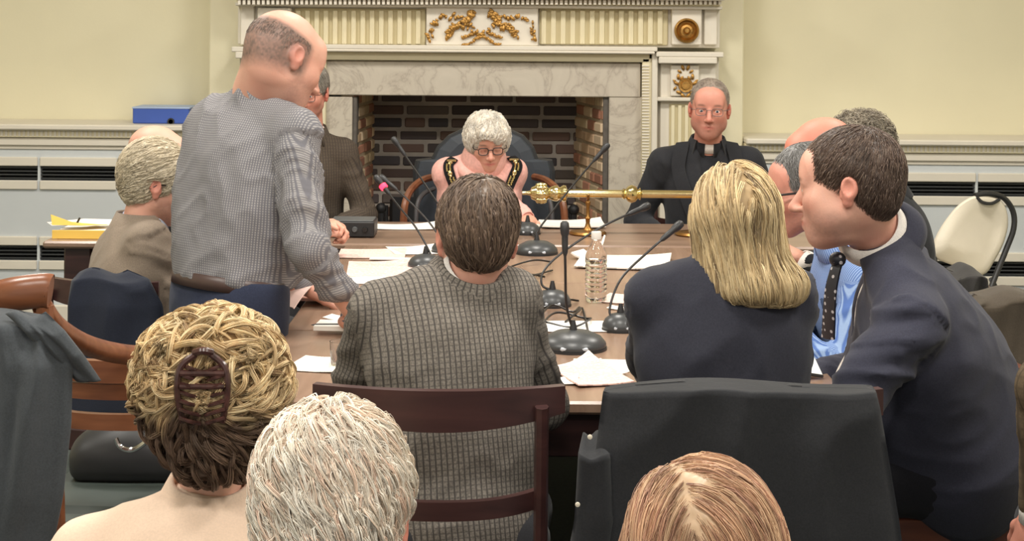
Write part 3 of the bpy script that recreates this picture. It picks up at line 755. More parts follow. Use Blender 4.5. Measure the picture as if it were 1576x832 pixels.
microphone((812, 360), .05, [(800, 340, 0), (795, 325, 0), (790, 312, .02)], 'small black conference microphone on the top table before the woman in pink', base_kind='top', head=.03)
# cables
def cable(pts, label, r=.0032):
    P = [on(x, y, LZ) for x, y in pts]
    for p in P: p[2] = LZ + .005
    for i in range(1, len(P) - 1, 2): P[i][2] += .012
    c = P[0].copy(); o = MB().tube(bez(P, 50), r, 6).build('cable', M['metal_black'], None, True); o.data.transform(Matrix.Translation(-Vector(c))); o.location = c
    return tag(o, label, 'cable', 'microphone cables on the long table')
cable([(800, 425), (770, 432), (780, 415), (820, 408), (850, 405)], 'thin black cable looping behind the checked jacket man right ear')
cable([(762, 440), (790, 432), (820, 425), (838, 428)], 'thin black cable running to the grey-headed microphone base')
cable([(790, 392), (760, 400), (775, 425), (815, 432), (850, 418)], 'black cable curling in front of the fireplace microphone base')
cable([(828, 492), (850, 478), (880, 482), (892, 475)], 'black cable lying behind the nearest microphone base')
cable([(830, 505), (856, 490), (900, 492), (908, 500), (880, 506), (840, 498)], 'black cable loop tangled around the nearest microphone stem')
cable([(870, 498), (890, 488), (897, 478), (905, 512)], 'black cable kinked upward right of the nearest microphone stem')
cable([(822, 458), (850, 462), (835, 475), (870, 470), (890, 465)], 'tangled black cable in front of the grey-headed microphone base')
cable([(780, 372), (805, 360), (830, 372), (850, 392)], 'black cable arching over the fireplace microphone base')
# black control box
c = on(546, 366, TZ); lo = V(c[0] - .10, c[1], TZ + .003); hi = V(c[0] + .075, c[1] + .16, TZ + .062)
t = thing('control_unit', 'black microphone control unit with round knobs on the front left of the top table', 'control unit', ((lo[0] + hi[0]) / 2, lo[1], TZ))
boxobj('case', lo, hi, M['black'], t, .004); boxobj('top_plate', V(lo[0] + .005, lo[1] + .01, hi[2]), V(hi[0] - .005, hi[1] - .01, hi[2] + .004), M['grey_plastic'], t, .002)
for i, x in enumerate((.03, .06, .1, .14)): MB().lathe([(0, .014), (.009, .014), (.011, 0), (0, 0)], (lo[0] + x, lo[1], TZ + .033), 16, (0, -1, 0)).build('knob', M['metal_black' if i % 2 else 'grey_plastic'], t, True)
for x in (.02, .155): MB().box((lo[0] + x - .01, lo[1] + .01, TZ), (lo[0] + x + .01, lo[1] + .15, TZ + .004)).build('foot', M['black'], t)
# yellow folder with papers
t = thing('folder', 'yellow folder of papers at the far left end of the top table', 'folder', (pxX(115, 6.45), 6.45, TZ))
lo, hi = rect(80, 345, 172, 358, 6.42, 6.68); lo[2] = TZ + .001; hi[2] = TZ + .03
boxobj('papers', lo + V(.012, .01, .002), hi - V(.0, .01, .0), M['paper'], t, .002)
boxobj('cover', lo, V(hi[0], lo[1] + .003, hi[2] + .004), M['yellow_card'], t, .001)
MB().grid(np.array([[at(78, 330, 6.44), at(80, 346, 6.43)], [at(110, 342, 6.5), at(125, 347, 6.45)], [at(150, 343, 6.6), at(165, 346, 6.5)]]), .002).build('flap', M['yellow_card'], t)
MB().grid(np.array([[at(72, 342, 6.5), at(80, 347, 6.5)], [at(130, 337, 6.55), at(130, 346, 6.5)], [at(172, 338, 6.6), at(172, 346, 6.5)]]), .002).build('loose_sheet', M['paper'], t)
MB().tube([at(118, 344, 6.5), at(123, 335, 6.5)], .004).build('clip', M['metal_black'], t, True)
# mace and its two stands
Ym = 6.68; a = at(806, 298, Ym); e = at(1200, 299, Ym); zc_ = (a[2] + e[2]) / 2; e[2] = a[2] = zc_
t = thing('mace', 'polished gilt ceremonial mace lying level on two brass rests above the top table', 'mace', V((a[0] + e[0]) / 2, Ym, zc_)); D = nrm(e - a); Lm = np.linalg.norm(e - a); k = Ym / F
def seg(name, prof, m='mace', n=28): return MB().lathe([(r_ * k, (h - 806) * k) for r_, h in prof], a, n, D).build(name, M[m], t, True)
seg('finial', [(0, 803), (3, 804), (3, 812), (4, 816), (9, 818), (11, 822)])
seg('head', [(10, 821), (13, 826), (14, 834), (11, 841), (8, 845), (10, 848), (12, 853), (12, 858), (9, 861), (11, 864), (13, 867), (12, 871), (7, 873)])
seg('shaft', [(5.6, 872), (6, 876), (6, 958), (6, 990), (6, 1150), (6, 1176)]); seg('knop', [(6, 957), (9, 960), (7, 962), (12, 967), (14, 972), (12, 978), (7, 982), (10, 985), (6, 988)])
seg('foot_knop', [(6, 1176), (11, 1182), (12, 1188), (8, 1196), (3, 1202), (0, 1203)])
b = MB()
for kk in range(8):
    th = 2 * math.pi * kk / 8; q = V(0, math.cos(th), math.sin(th)); b.ball(a + D * ((833 - 806) * k) + q * 13 * k, V(9, 3.5, 3.5) * k, 8)
b.build('head_relief', M['mace'], t, True)
for px, lab in ((905, 'turned brass mace rest on a round wooden foot, left of the pair'), (1068, 'turned brass mace rest by the hair of the blonde woman, right of the pair')):
    c = at(px, 298, Ym); c[2] = TZ; hh = zc_ - TZ
    t = thing('mace_rest', lab, 'mace rest', c, 'pair of mace rests')
    MB().lathe([(0, 0), (.07, 0), (.075, .006), (.068, .014), (.04, .018), (0, .02)], c, 36).build('foot', M['brass'], t, True)
    MB().lathe([(.022, .018), (.012, .03), (.008, .045), (.009, .06), (.013, .065), (.007, .075), (.007, hh - .05), (.011, hh - .035), (.009, hh - .03), (0, hh - .022)], c, 20).build('stem', M['brass'], t, True)
    MB().tube([c + V(0, .024 * math.sin(q), hh - .0 - .024 * math.cos(q)) for q in np.linspace(-1.5, 1.5, 12)], .006).build('fork', M['brass'], t, True)
# ================================================================== people
def C3(r, g, b): return np.array(rgb(r, g, b)[:3])
M['skin'] = colmat('skin', 0.52, sss=0.10, spec=0.4, bump=0.35, bscale=240)
M['hair'] = colmat('hair', 0.42, spec=0.4)
M['eye'] = colmat('eye', 0.12, spec=0.6)
M['lens'] = glassmat('spectacle_lens', (1, 1, 1, 1), 0.0, 1.05)
def frame(yaw, pitch, roll):
    a, p, r = map(math.radians, (yaw, pitch, roll))
    Fh = V(math.cos(a), math.sin(a), 0); R = V(math.sin(a), -math.cos(a), 0); U = V(0, 0, 1)
    Fw = Fh * math.cos(p) - U * math.sin(p); Uw = U * math.cos(p) + Fh * math.sin(p)
    R2 = R * math.cos(r) + Uw * math.sin(r) * -1; U2 = Uw * math.cos(r) + R * math.sin(r)
    return np.stack([R2, Fw, U2], 1)          # columns: right, forward, up
def head_prims(fem=False, eye=.0042, jaw=1.0, nose=1.0, plump=0.0):
    P = [ell((0, -.016, .036), (.0755, .096, .082), .03),
         ell((0, .028, -.028), (.0615, .062, .082), .04),
         cap((-.045, .0, -.055), (-.008, .058, -.094), .018, .015, .03), cap((.045, .0, -.055), (.008, .058, -.094), .018, .015, .03),
         ell((0, .066, -.099), (.021 * jaw, .016, .015), .03), ell((0, .058, -.066), (.036, .034, .03), .025),
         cap((-.038, .074, .021), (.038, .074, .021), .0135, .0135, .02), ell((0, .062, .05), (.055, .03, .035), .03),
         ell((-.038, .058, -.026), (.024, .025, .020), .03), ell((.038, .058, -.026), (.024, .025, .020), .03)]
    if plump: P += [ell((-.046, .03, -.058), (.018 + .005 * plump, .03, .026), .03), ell((.046, .03, -.058), (.018 + .005 * plump, .03, .026), .03), ell((0, .025, -.098), (.036, .036, .014 + plump * .006), .03)]
    for s in (-1, 1):
        P.append(ell((s * .032, .101, -.002), (.017, .016, .0125), .014, sub=True))
        P.append(ell((s * .032, .0775, -.001), (.0155, .0142, .0142), .006))
        P.append(cap((s * .046, .080, .0125), (s * .018, .086, .0125), .0038, .0038, .012))
    n = nose
    P += [cap((0, .086, .008), (0, .112 * 1, -.032), .0072, .0105 * n, .012), ell((0, .113, -.037), (.0105 * n, .011 * n, .009), .008),
          ell((-.0125 * n, .102, -.040), (.0075, .0105, .007), .008), ell((.0125 * n, .102, -.040), (.0075, .0105, .007), .008),
          ell((-.006, .106, -.0475), (.0036, .005, .003), .003, sub=True), ell((.006, .106, -.0475), (.0036, .005, .003), .003, sub=True)]
    P += [cap((-.021, .083, -.0665), (0, .0935, -.0635), .0035, .0052, .008), cap((.021, .083, -.0665), (0, .0935, -.0635), .0035, .0052, .008),
          cap((-.019, .083, -.0725), (0, .0905, -.0745), .004, .0062, .008), cap((.019, .083, -.0725), (0, .0905, -.0745), .004, .0062, .008),
          cap((-.025, .084, -.0688), (0, .0985, -.0688), .0012, .0012, .003, sub=True), cap((.025, .084, -.0688), (0, .0985, -.0688), .0012, .0012, .003, sub=True)]
    for s in (-1, 1):
        for z in (0,): P.append(ell((s * .032, .0925, -.0015), (.0132, .0098, max(eye, .0008)), .0015, sub=True))
        # ear: shell, lobe, hollow and canal fold
        Re = np.stack([V(math.cos(.35), s * -math.sin(.35) * 1.0, 0) * 1.0, V(s * math.sin(.35), math.cos(.35), 0), V(0, 0, 1)], 1)
        P += [ell((s * .0805, -.016, -.002), (.0085, .0185, .024), .006, Re), ell((s * .0765, -.010, -.028), (.0075, .011, .015), .008, Re),
              ell((s * .0885, -.0135, -.001), (.0062, .0115, .0165), .004, Re, sub=True), cap((s * .079, .001, -.02), (s * .078, .001, -.008), .0045, .004, .005)]
    return P
def hand_prims(W, D, Nn, side, curl=.35, s=1.0, spread=.12, k=1.0):
    """hand from wrist W, fingers along D, back of the hand facing Nn; side +1 puts the thumb on the +cross side"""
    D = nrm(D); Nn = nrm(Nn - D * (Nn @ D)); X = np.cross(D, Nn) * side; P = []
    q = lambda d, x, n: W + (D * d + X * x + Nn * n) * s
    P += [cap(q(-.03, 0, 0), q(.015, 0, 0), .024 * s, .026 * s, .02, (Nn, .72)), cap(q(.02, .018, 0), q(.078, .024, 0), .018 * s, .014 * s, .02, (Nn, .75)),
          cap(q(.02, 0, .002), q(.085, .004, .003), .020 * s, .014 * s, .02, (Nn, .75)), cap(q(.02, -.018, 0), q(.075, -.026, 0), .017 * s, .013 * s, .02, (Nn, .75))]
    for i, (x, L, r, b) in enumerate(((.030, .072, .0092, .080), (.0095, .080, .0096, .087), (-.011, .074, .0092, .083), (-.030, .060, .0082, .074))):
        a = q(b, x, .0); th = curl * (.7 + .1 * i); dr = nrm(D + X * (x * spread * 10)); seg = (.45, .31, .24); p = a
        for j, f in enumerate(seg):
            d = dr * math.cos(th) - Nn * math.sin(th); e = p + d * L * f * s; P.append(cap(p, e, r * s * (1 - .08 * j), r * s * (.93 - .1 * j), .004)); p = e; th += curl * 1.15
    a = q(.018, .026, -.006); d1 = nrm(D * .75 + X * .75 - Nn * .25); b = a + d1 * .042 * s; d2 = nrm(D * 1.0 + X * .25 - Nn * .35); c = b + d2 * .032 * s; e = c + nrm(D + X * -.05 - Nn * .45) * .025 * s
    P += [cap(a, b, .0155 * s, .0125 * s, .015), cap(b, c, .0115 * s, .0105 * s, .006), cap(c, e, .0105 * s, .009 * s, .005)]
    return P
def ik(S_, W, l1, l2, pole):
    d = W - S_; L = min(np.linalg.norm(d), (l1 + l2) * .995); dn = nrm(d); W2 = S_ + dn * L
    a = (l1 * l1 - l2 * l2 + L * L) / (2 * L); h = math.sqrt(max(l1 * l1 - a * a, 0)); pl = nrm(pole - dn * (pole @ dn)); return S_ + dn * a + pl * h, W2
def fabcoords(vs, limbs, org, side, up, fwd):
    """cloth coordinates in metres: across / along, separately for body and sleeves"""
    q = vs - org; fab = np.stack([q @ side + (q @ fwd) * 0.35, q @ up, np.zeros(len(vs))], 1); best = np.full(len(vs), 1e9)
    for (a, b, ra, rb_, off) in limbs:
        p = cap(a, b, ra, rb_); d = pd(p, vs); ab = b - a; t = (vs - a) @ nrm(ab); w_ = vs - a - np.outer(t, nrm(ab))
        n1 = nrm(np.cross(nrm(ab), fwd)); n2 = np.cross(nrm(ab), n1); uu = w_ @ n1 + .5 * (w_ @ n2); vv = t + .5 * (w_ @ n2)
        m = (d < best) & (d < .004) & (t > -.03); best[m] = d[m]; fab[m] = np.stack([uu, vv + off, np.full(len(vs), 1.0)], 1)[m]
    return fab
def wrinkle(vs, fs, fab, amp, limbs=None, seed=0, fu=6, fv=11):
    N = vnormals(vs, fs); sl = fab[:, 2] > .5
    q = np.where(sl[:, None], np.stack([fab[:, 0] * 8, fab[:, 1] * 17 + fab[:, 0] * 9, vs[:, 2] * 2], 1), np.stack([fab[:, 0] * fu + fab[:, 1] * 3, fab[:, 1] * fv * .6 - fab[:, 0] * 5, vs[:, 1] * 3], 1))
    n = 1 - np.abs(2 * noise(q + 31.7 * seed, seed) - 1); n2 = 1 - np.abs(2 * noise(q * 2.3 + 9, seed + 5) - 1)
    d = (n ** 2 - .45) + .4 * (n2 ** 2 - .4)
    return vs + N * (d * amp * np.where(sl, 1.0, .8))[:, None]
def hair(t, O, Rm, s, vol, flow, n, L, wd, colf, seed=1, steps=9, lift=.004, curl=0., cfreq=30., base=True, res=.005, basedark=.55, sel=None, parent_name='hair', flare=0.0, rnd=.25, follow=1.0, mat_='hair', locks=None):
    nst = n; n = locks[0] if locks else n
    r_ = np.random.default_rng(seed); vs, fs = nets(vol, res, smooth=2); N = vnormals(vs, fs)
    parts_v = []; parts_f = []; cols = []; nv = 0
    if base:
        bv = vs + N * (noise(vs * 90, seed)[:, None] - .5) * .004
        cb = colf(vs, np.full(len(vs), .5)) * basedark * (.8 + .4 * noise(vs * V(140, 140, 60), seed + 2))[:, None]
        tri = np.vstack([fs[:, [0, 1, 2]], fs[:, [0, 2, 3]]]); parts_v.append(bv); parts_f.append(tri); cols.append(cb); nv = len(bv)
    A = np.linalg.norm(np.cross(vs[fs[:, 1]] - vs[fs[:, 0]], vs[fs[:, 3]] - vs[fs[:, 0]]), axis=1)
    if sel is not None: A = A * sel(vs[fs[:, 0]])
    f = r_.choice(len(fs), n, p=A / A.sum()); u = r_.random((n, 1)); v_ = r_.random((n, 1))
    p = (vs[fs[f, 0]] * (1 - u) + vs[fs[f, 1]] * u) * (1 - v_) + (vs[fs[f, 3]] * (1 - u) + vs[fs[f, 2]] * u) * v_
    Ls = L * r_.uniform(.55, 1.15, n); st = (Ls / (steps - 1))[:, None]; ph = r_.uniform(0, 6.28, n); rn = r_.random(n); off0 = r_.uniform(-.35, 1, n) * lift
    path = [p.copy()]; e = 1e-3; prev = None; rdir = r_.normal(0, 1, (n, 3)) * rnd
    def grad(x):
        d0 = sdf(vol, x); g = np.stack([sdf(vol, x + V(*(e if i == j else 0 for j in range(3)))) - d0 for i in range(3)], 1); return d0, g / (np.linalg.norm(g, axis=1)[:, None] + 1e-9)
    clump = (noise(p * 55, seed + 3) - .5)
    for i in range(1, steps):
        tt = i / (steps - 1); d0, g = grad(p); d = flow(p, g) + rdir; d = d / (np.linalg.norm(d, axis=1)[:, None] + 1e-9)
        d = d - g * (d * g).sum(1)[:, None] * follow; d = d / (np.linalg.norm(d, axis=1)[:, None] + 1e-9)
        if prev is not None: d = d * .6 + prev * .4; d /= np.linalg.norm(d, axis=1)[:, None] + 1e-9
        prev = d; sidev = np.cross(d, g)
        wob = curl * np.cos(ph + cfreq * tt * Ls * 10)[:, None]; wob2 = curl * np.sin(ph + cfreq * tt * Ls * 10)[:, None]
        p = p + d * st; d0, g = grad(p)
        tgt = off0 + flare * tt + lift * .6 * clump
        inside = d0 - tgt
        p = p - g * (np.where(inside < 0, inside, inside * follow))[:, None]
        path.append(p + sidev * wob + g * (np.maximum(wob2, -.4 * curl)))
    Pt = np.stack(path, 1)                       # n, steps, 3
    if locks:
        gi = r_.integers(0, n, nst); o_ = r_.normal(0, 1, (nst, 3)); o_ = o_ / np.linalg.norm(o_, axis=1)[:, None] * (r_.random(nst) ** .5)[:, None] * locks[1]
        tp_ = np.linspace(0, 1, steps); sh = 1.0 - .65 * tp_ ** 1.5; e2 = r_.uniform(.8, 1.05, nst)
        Pt = Pt[gi] + o_[:, None, :] * sh[None, :, None] * V(1, 1, 1); Pt[:, :, :] += (noise(Pt * 60, seed) - .5)[..., None] * locks[1] * .35
        rn = np.clip(rn[gi] + r_.normal(0, .16, nst), 0, 1); n = nst
    T = np.gradient(Pt, axis=1); T /= np.linalg.norm(T, axis=2)[..., None] + 1e-9
    ref = np.zeros_like(T); ref[..., 0] = .577; ref[..., 1] = .577; ref[..., 2] = .577
    B1 = np.cross(T, ref + r_.normal(0, .2, (n, 1, 3))); B1 /= np.linalg.norm(B1, axis=2)[..., None] + 1e-9; B2 = np.cross(T, B1)
    tp = np.linspace(0, 1, steps); rad = (wd * (1 - .75 * tp ** 2))[None, :, None] * r_.uniform(.7, 1.3, (n, 1, 1))
    ring = np.stack([Pt + rad * (B1 * math.cos(a) + B2 * math.sin(a)) for a in (0, 2.094, 4.189)], 2)   # n,steps,3,3
    idx = np.arange(n * steps * 3).reshape(n, steps, 3); q = []
    for k in range(3):
        k2 = (k + 1) % 3; a, b, c, d = idx[:, :-1, k], idx[:, :-1, k2], idx[:, 1:, k2], idx[:, 1:, k]
        q.append(np.stack([a, b, c], -1).reshape(-1, 3)); q.append(np.stack([a, c, d], -1).reshape(-1, 3))
    parts_v.append(ring.reshape(-1, 3)); parts_f.append(np.vstack(q) + nv)
    c = colf(Pt.reshape(-1, 3), np.repeat(rn, steps)); cols.append(np.repeat(c, 3, 0))
    W = (np.vstack(parts_v) * s) @ Rm.T + O
    return link_mesh(parent_name, W, np.vstack(parts_f), M[mat_], t, True, cols=np.vstack(cols))
def ring_band(name, m, par, c, axis, front, prof, gap=0.0, n=40, sx=1.0, sy=1.0):
    """a band round a neck or waist: closed profile (radius, height) swept round, open by gap at the front"""
    ax = nrm(axis); fr = nrm(front - ax * (front @ ax)); sd = np.cross(fr, ax); b = MB(); m_ = len(prof); vs = []
    ths = np.linspace(gap, 2 * math.pi - gap, n) if gap else np.linspace(0, 2 * math.pi, n, endpoint=False)
    for th in ths:
        for i, pr in enumerate(prof):
            r, h = pr[0], pr[1]; vs.append(c + ax * h + fr * math.cos(th) * r * sy + sd * math.sin(th) * r * sx)
    fs = []; N = len(ths)
    for i in range(N - 1 if gap else N):
        j = (i + 1) % N
        for k in range(m_): fs.append((i * m_ + k, i * m_ + (k + 1) % m_, j * m_ + (k + 1) % m_, j * m_ + k))
    if gap: fs.append(tuple(range(m_))); fs.append(tuple((N - 1) * m_ + k for k in range(m_))[::-1])
    fab = [(th * (.06 + .0), -.02 + sum(abs(prof[j + 1][1] - prof[j][1]) for j in range(i)), 0) for th in ths for i in range(m_)]
    return link_mesh(name, np.array(vs), fs, m, par, True, fab=np.array(fab))
def hit(pr, px, py, y0, y1):
    """first point of a surface met by the line of sight through a pixel: puts trimmings on cloth"""
    d = at(px, py, 1.0) - V(0, 0, CAMZ); ln = np.linalg.norm(d); t = y0
    for _ in range(200):
        X = V(0, 0, CAMZ) + d * t; v = float(sdf(pr, X[None])[0])
        if v < 5e-4: return X
        t += max(v, 1e-3) / ln * .8
        if t > y1: break
    return at(px, py, (y0 + y1) / 2)
def strip(name, m, par, pr, pts, wd, thick, yr, off=.002, n=24):
    """a ribbon lying on a surface, following pixels"""
    q = bez([(x, y, 0) for x, y in pts], n); c = np.array([hit(pr, x, y, *yr) for x, y, _ in q]); e = 1e-3; G = []
    for _ in range(12):
        d0 = sdf(pr, c); g = np.stack([sdf(pr, c + V(*(e if a == b else 0 for b in range(3)))) - d0 for a in range(3)], 1); g /= np.linalg.norm(g, axis=1)[:, None] + 1e-9; c = c - g * d0[:, None] * .8
    for _ in range(2):
        c2 = c.copy(); c2[1:-1] = (c[:-2] + 2 * c[1:-1] + c[2:]) / 4; c = c2
    T = np.gradient(c, axis=0)
    for i, p in enumerate(c):
        g = nrm(V(*[sdf(pr, (p + V(*(e if a == b else 0 for b in range(3))))[None])[0] - sdf(pr, p[None])[0] for a in range(3)]))
        sd = nrm(np.cross(nrm(T[i]), g)); row = []
        for u in (-.5, 0, .5):
            x = p + sd * wd * u; dd = sdf(pr, x[None])[0]; row.append(x - g * dd + g * (off + thick))
        G.append(row)
    return MB().grid(np.array(G), thick).build(name, m, par, True), c
def glasses(t, O, Rm, s, col='metal_black', shape=(.0235, .0175), r=.0012, y=.104):
    T_ = lambda p: (np.asarray(p, float) * s) @ Rm.T + O
    b = MB()
    for sg in (-1, 1):
        pts = []
        for k in range(28):
            a = 2 * math.pi * k / 28; ca, sa = math.cos(a), math.sin(a); e = .6
            pts.append((sg * .033 + shape[0] * np.sign(ca) * abs(ca) ** e, y - .004 * abs(ca), -.004 + shape[1] * np.sign(sa) * abs(sa) ** e))
        b.tube(T_(pts), r * 1.2, 6, closed=True)
        b.tube(T_([(sg * .057, y - .003, .004), (sg * .074, y - .012, .006), (sg * .0795, .04, .005), (sg * .0815, -.01, .004), (sg * .082, -.03, -.012)]), r * 1.1, 6)
    b.tube(T_(bez([(-.0105, y, 0), (-.005, y + .003, .004), (.005, y + .003, .004), (.0105, y, 0)], 12)), r * 1.2, 6)
    g = b.build('glasses', M[col], t, True)
    for sg in (-1, 1):
        pts = [(0, 0, 0)]
        lb = MB().lathe([(0, -.0006), (shape[0] * .97, -.0006), (shape[0] * .97, .0006), (0, .0006)], (0, 0, 0), 24, (0, 1, 0)); vv = lb.v[0]; vv[:, 2] *= shape[1] / shape[0]; lb.v[0] = T_(vv + V(sg * .033, y - .002, -.004)); lb.build('lens', M['lens'], g, True)
    return g
SK = dict(pale=C3(228, 188, 168), pink=C3(218, 168, 148), red=C3(208, 148, 130), tan=C3(206, 160, 138))
SITMAT = {}
def person(label, head, hyaw, hpitch, hroll, sc_, pel, byaw, wr, wl, er=None, el_=None, s=1.0, fem=False, outfit='suit', cloth=None, under=None, legs=None, skin='pink', hairf=None, brow=C3(120, 100, 88), buzz=None,
           eyec=C3(70, 90, 110), eye=.0042, spec=None, seated=True, wcoat=1.0, belly=0.0, shw=.165, hand_d=(None, None), curl=(.35, .35), wamp=.006, seed=1, headkw={}, group=None, neckr=.054, collar=True, hands=True, extra=None, vneck=True, cat='person', knees=None, nbo=None, colh=None, sch=1.0, jgap=.8, nape=False, res=.009, shoe='black', legyaw=None):
    root_xy = V(pel[0], pel[1], 0); t = thing('person', label, cat, root_xy, group or 'people at the meeting')
    Rm = frame(hyaw, hpitch, hroll); O = np.asarray(head, float); T_ = lambda p: (np.asarray(p, float) * s) @ Rm.T + O
    a = math.radians(byaw); Fb = V(math.cos(a), math.sin(a), 0); sp = sc_ - pel; up = nrm(sp); Rb = V(math.sin(a), -math.cos(a), 0)
    Rb = nrm(Rb - up * (Rb @ up)); Fw = np.cross(up, Rb); 
    shR, shL = sc_ + Rb * shw * s, sc_ - Rb * shw * s
    l1, l2 = .285 * s, .255 * s
    eR, wR = ik(shR, wr, l1, l2, er - (shR + wr) / 2 if er is not None else -V(0, 0, 1) * .8 + Rb * .5 - Fw * .3)
    eL, wL = ik(shL, wl, l1, l2, el_ - (shL + wl) / 2 if el_ is not None else -V(0, 0, 1) * .8 - Rb * .5 - Fw * .3)
    nb = sc_ + up * .055 * s; hn = T_((0, -.035, -.055)); nb = nb + Rb * ((hn - nb) @ Rb) * .55
    if nbo is not None: nb = np.asarray(nbo, float)
    # ---------------- skin
    HP = head_prims(fem, eye, **headkw); hp = HP + [cap((0, -.030, -.040), ((nb - O) @ Rm) / s - V(0, .0, 0), neckr * .93, neckr * 1.14, .03)]
    if nape: hp.append(cap((0, -.052, -.005), ((nb - O) @ Rm) / s + V(0, -.012, 0), neckr * 1.0, neckr * 1.12, .05))
    hv, hf = nets(hp, .0027, lo=V(-.11, -.15, -.20), hi=V(.11, .15, .14), smooth=1)
    base = SK[skin] if isinstance(skin, str) else skin; L_ = hv
    col = np.tile(base, (len(L_), 1)); g = lambda c, r: np.exp(-(((L_ - V(*c)) / V(*r)) ** 2).sum(1))
    red = C3(196, 104, 88)
    def mix(w_, c): nonlocal col; w_ = np.clip(w_, 0, 1)[:, None]; col = col * (1 - w_) + np.asarray(c) * w_
    mix(.30 * (noise(L_ * 28, 3) - .3), red); mix(.22 * (g((.042, .07, -.035), (.024, .03, .022)) + g((-.042, .07, -.035), (.024, .03, .022))), red)
    mix(.4 * g((0, .115, -.035), (.014, .015, .016)), red); mix(.45 * (np.abs(L_[:, 0]) > .074) * (L_[:, 2] < .03) * (L_[:, 2] > -.05) * (L_[:, 1] > -.05), red)
    mix(.7 * np.clip(1.6 * g((0, .09, -.069), (.026, .03, .0062)), 0, 1), C3(176, 96, 88) if not fem else C3(184, 88, 88))
    for sg in (-1, 1):
        mix(.9 * (np.exp(-((L_[:, 0] - sg * .034) / .017) ** 4 - ((L_[:, 2] - .0225 + abs(1) * 8 * (L_[:, 0] - sg * .034) ** 2) / .0042) ** 2) * (L_[:, 1] > .05)), brow)
        mix(.25 * g((sg * .032, .088, -.012), (.014, .02, .006)), C3(150, 100, 90)); 
    if not fem:
        mix(.26 * np.clip((-.038 - L_[:, 2]) / .015, 0, 1) * np.clip((L_[:, 1] + .01) / .03, 0, 1) * np.clip((L_[:, 2] + .125) / .02, 0, 1) * (1 - g((0, .09, -.069), (.024, .03, .010))) * (.6 + .8 * noise(L_ * 260, 4)), C3(120, 100, 94))
    mix(.22 * (noise(L_ * 9, 12) > .55) * noise(L_ * 70, 8), C3(170, 108, 92))
    if buzz is not None:
        w_, c = buzz(L_); mix(w_ * (.75 + .35 * noise(L_ * 220, 9)), c)
    parts = [((hv * s) @ Rm.T + O, hf)]; cols = [col]
    inner = [cap(pel, pel + up * .2 * s, .13 * s, .125 * s, .03, (Fw, .75)), cap(pel + up * .2 * s, sc_ - up * .10 * s, .125 * s, .13 * s, .03, (Fw, .68)), cap(shR, shL, .045 * s, .045 * s, .03), cap(nb, nb - up * .1, .05, .06, .03),
             cap(shR, eR, .042 * s, .034 * s, .02), cap(eR, wR, .034 * s, .022 * s, .01), cap(shL, eL, .042 * s, .034 * s, .02), cap(eL, wL, .034 * s, .022 * s, .01)]
    ly = math.radians(legyaw) if legyaw is not None else a; Lf = V(math.cos(ly), math.sin(ly), 0); Lr = V(math.sin(ly), -math.cos(ly), 0)
    hR, hL = pel + Lr * .085 * s, pel - Lr * .085 * s
    if seated:
        kz = min(.50, pel[2]) ; lt_ = .42 * s
        kR = V(*(hR + Lf * lt_ + Lr * .05)[:2], kz); kL = V(*(hL + Lf * lt_ - Lr * .05)[:2], kz)
        aR = V(kR[0] + Lf[0] * .03, kR[1] + Lf[1] * .03, .10); aL = V(kL[0] + Lf[0] * .03, kL[1] + Lf[1] * .03, .10)
    else:
        kR = V(*(hR + Lf * .03 + Lr * .02)[:2], .49); kL = V(*(hL + Lf * .05 - Lr * .04)[:2], .49); aR = V(*(hR + Lr * .04)[:2], .10); aL = V(*(hL - Lr * .06 + Lf * .03)[:2], .10)
    for (h, k_, an) in ((hR, kR, aR), (hL, kL, aL)): inner += [cap(h, k_, .065 * s, .05 * s, .02), cap(k_, an, .048 * s, .032 * s, .02), cap(an, an + Lf * .12 + V(0, 0, -.055), .032, .026, .02)]
    iv, if_ = nets(inner, .014); parts.append((iv, if_)); cols.append(np.tile(base, (len(iv), 1)))
    if hands:
        for (W, E, sd, hd, cu) in ((wR, eR, -1, hand_d[0], curl[0]), (wL, eL, 1, hand_d[1], curl[1])):
            d = nrm(W - E) if hd is None else nrm(hd[0]); nn = V(0, 0, 1) if hd is None else nrm(hd[1])
            if abs(d @ nn) > .9: nn = Fw
            v_, f_ = nets(hand_prims(W, d, nn, sd, cu, s * (.92 if fem else 1)), .0033, smooth=1); parts.append((v_, f_)); c_ = base * (1 - .12 * noise(v_ * 60, 5))[:, None] * V(1.02, .93, .9); cols.append(c_)
    bv, bf = merge(*parts); link_mesh('body', bv, bf, M['skin'], t, True, cols=np.vstack(cols))
    for sg in (-1, 1):
        b = MB().ball((0, 0, 0), .0122, 24); v = b.v[0]; R90 = V(v[:, 0], v[:, 2], v[:, 1]).T; cc = np.tile(C3(225, 215, 208), (len(v), 1)); gz = nrm(V(0, 1, -.12)); q = (R90 / .0122) @ gz
        cc[q > .90] = eyec; cc[q > .972] = C3(18, 16, 18)
        link_mesh('eye', T_(R90 + V(sg * .032, .0775, -.001)), b.f, M['eye'], t, True, cols=cc)
    # ---------------- clothes
    c = cloth
    limbs = [(shR, eR, .058 * s * wcoat, .047 * s * wcoat, 0.), (eR, wR, .046 * s * wcoat, .034 * s * wcoat, l1), (shL, eL, .058 * s * wcoat, .047 * s * wcoat, 0.), (eL, wL, .046 * s * wcoat, .034 * s * wcoat, l1)]
    w0 = pel + up * .2 * s - Fw * .0; ch = sc_ - up * .115 * s
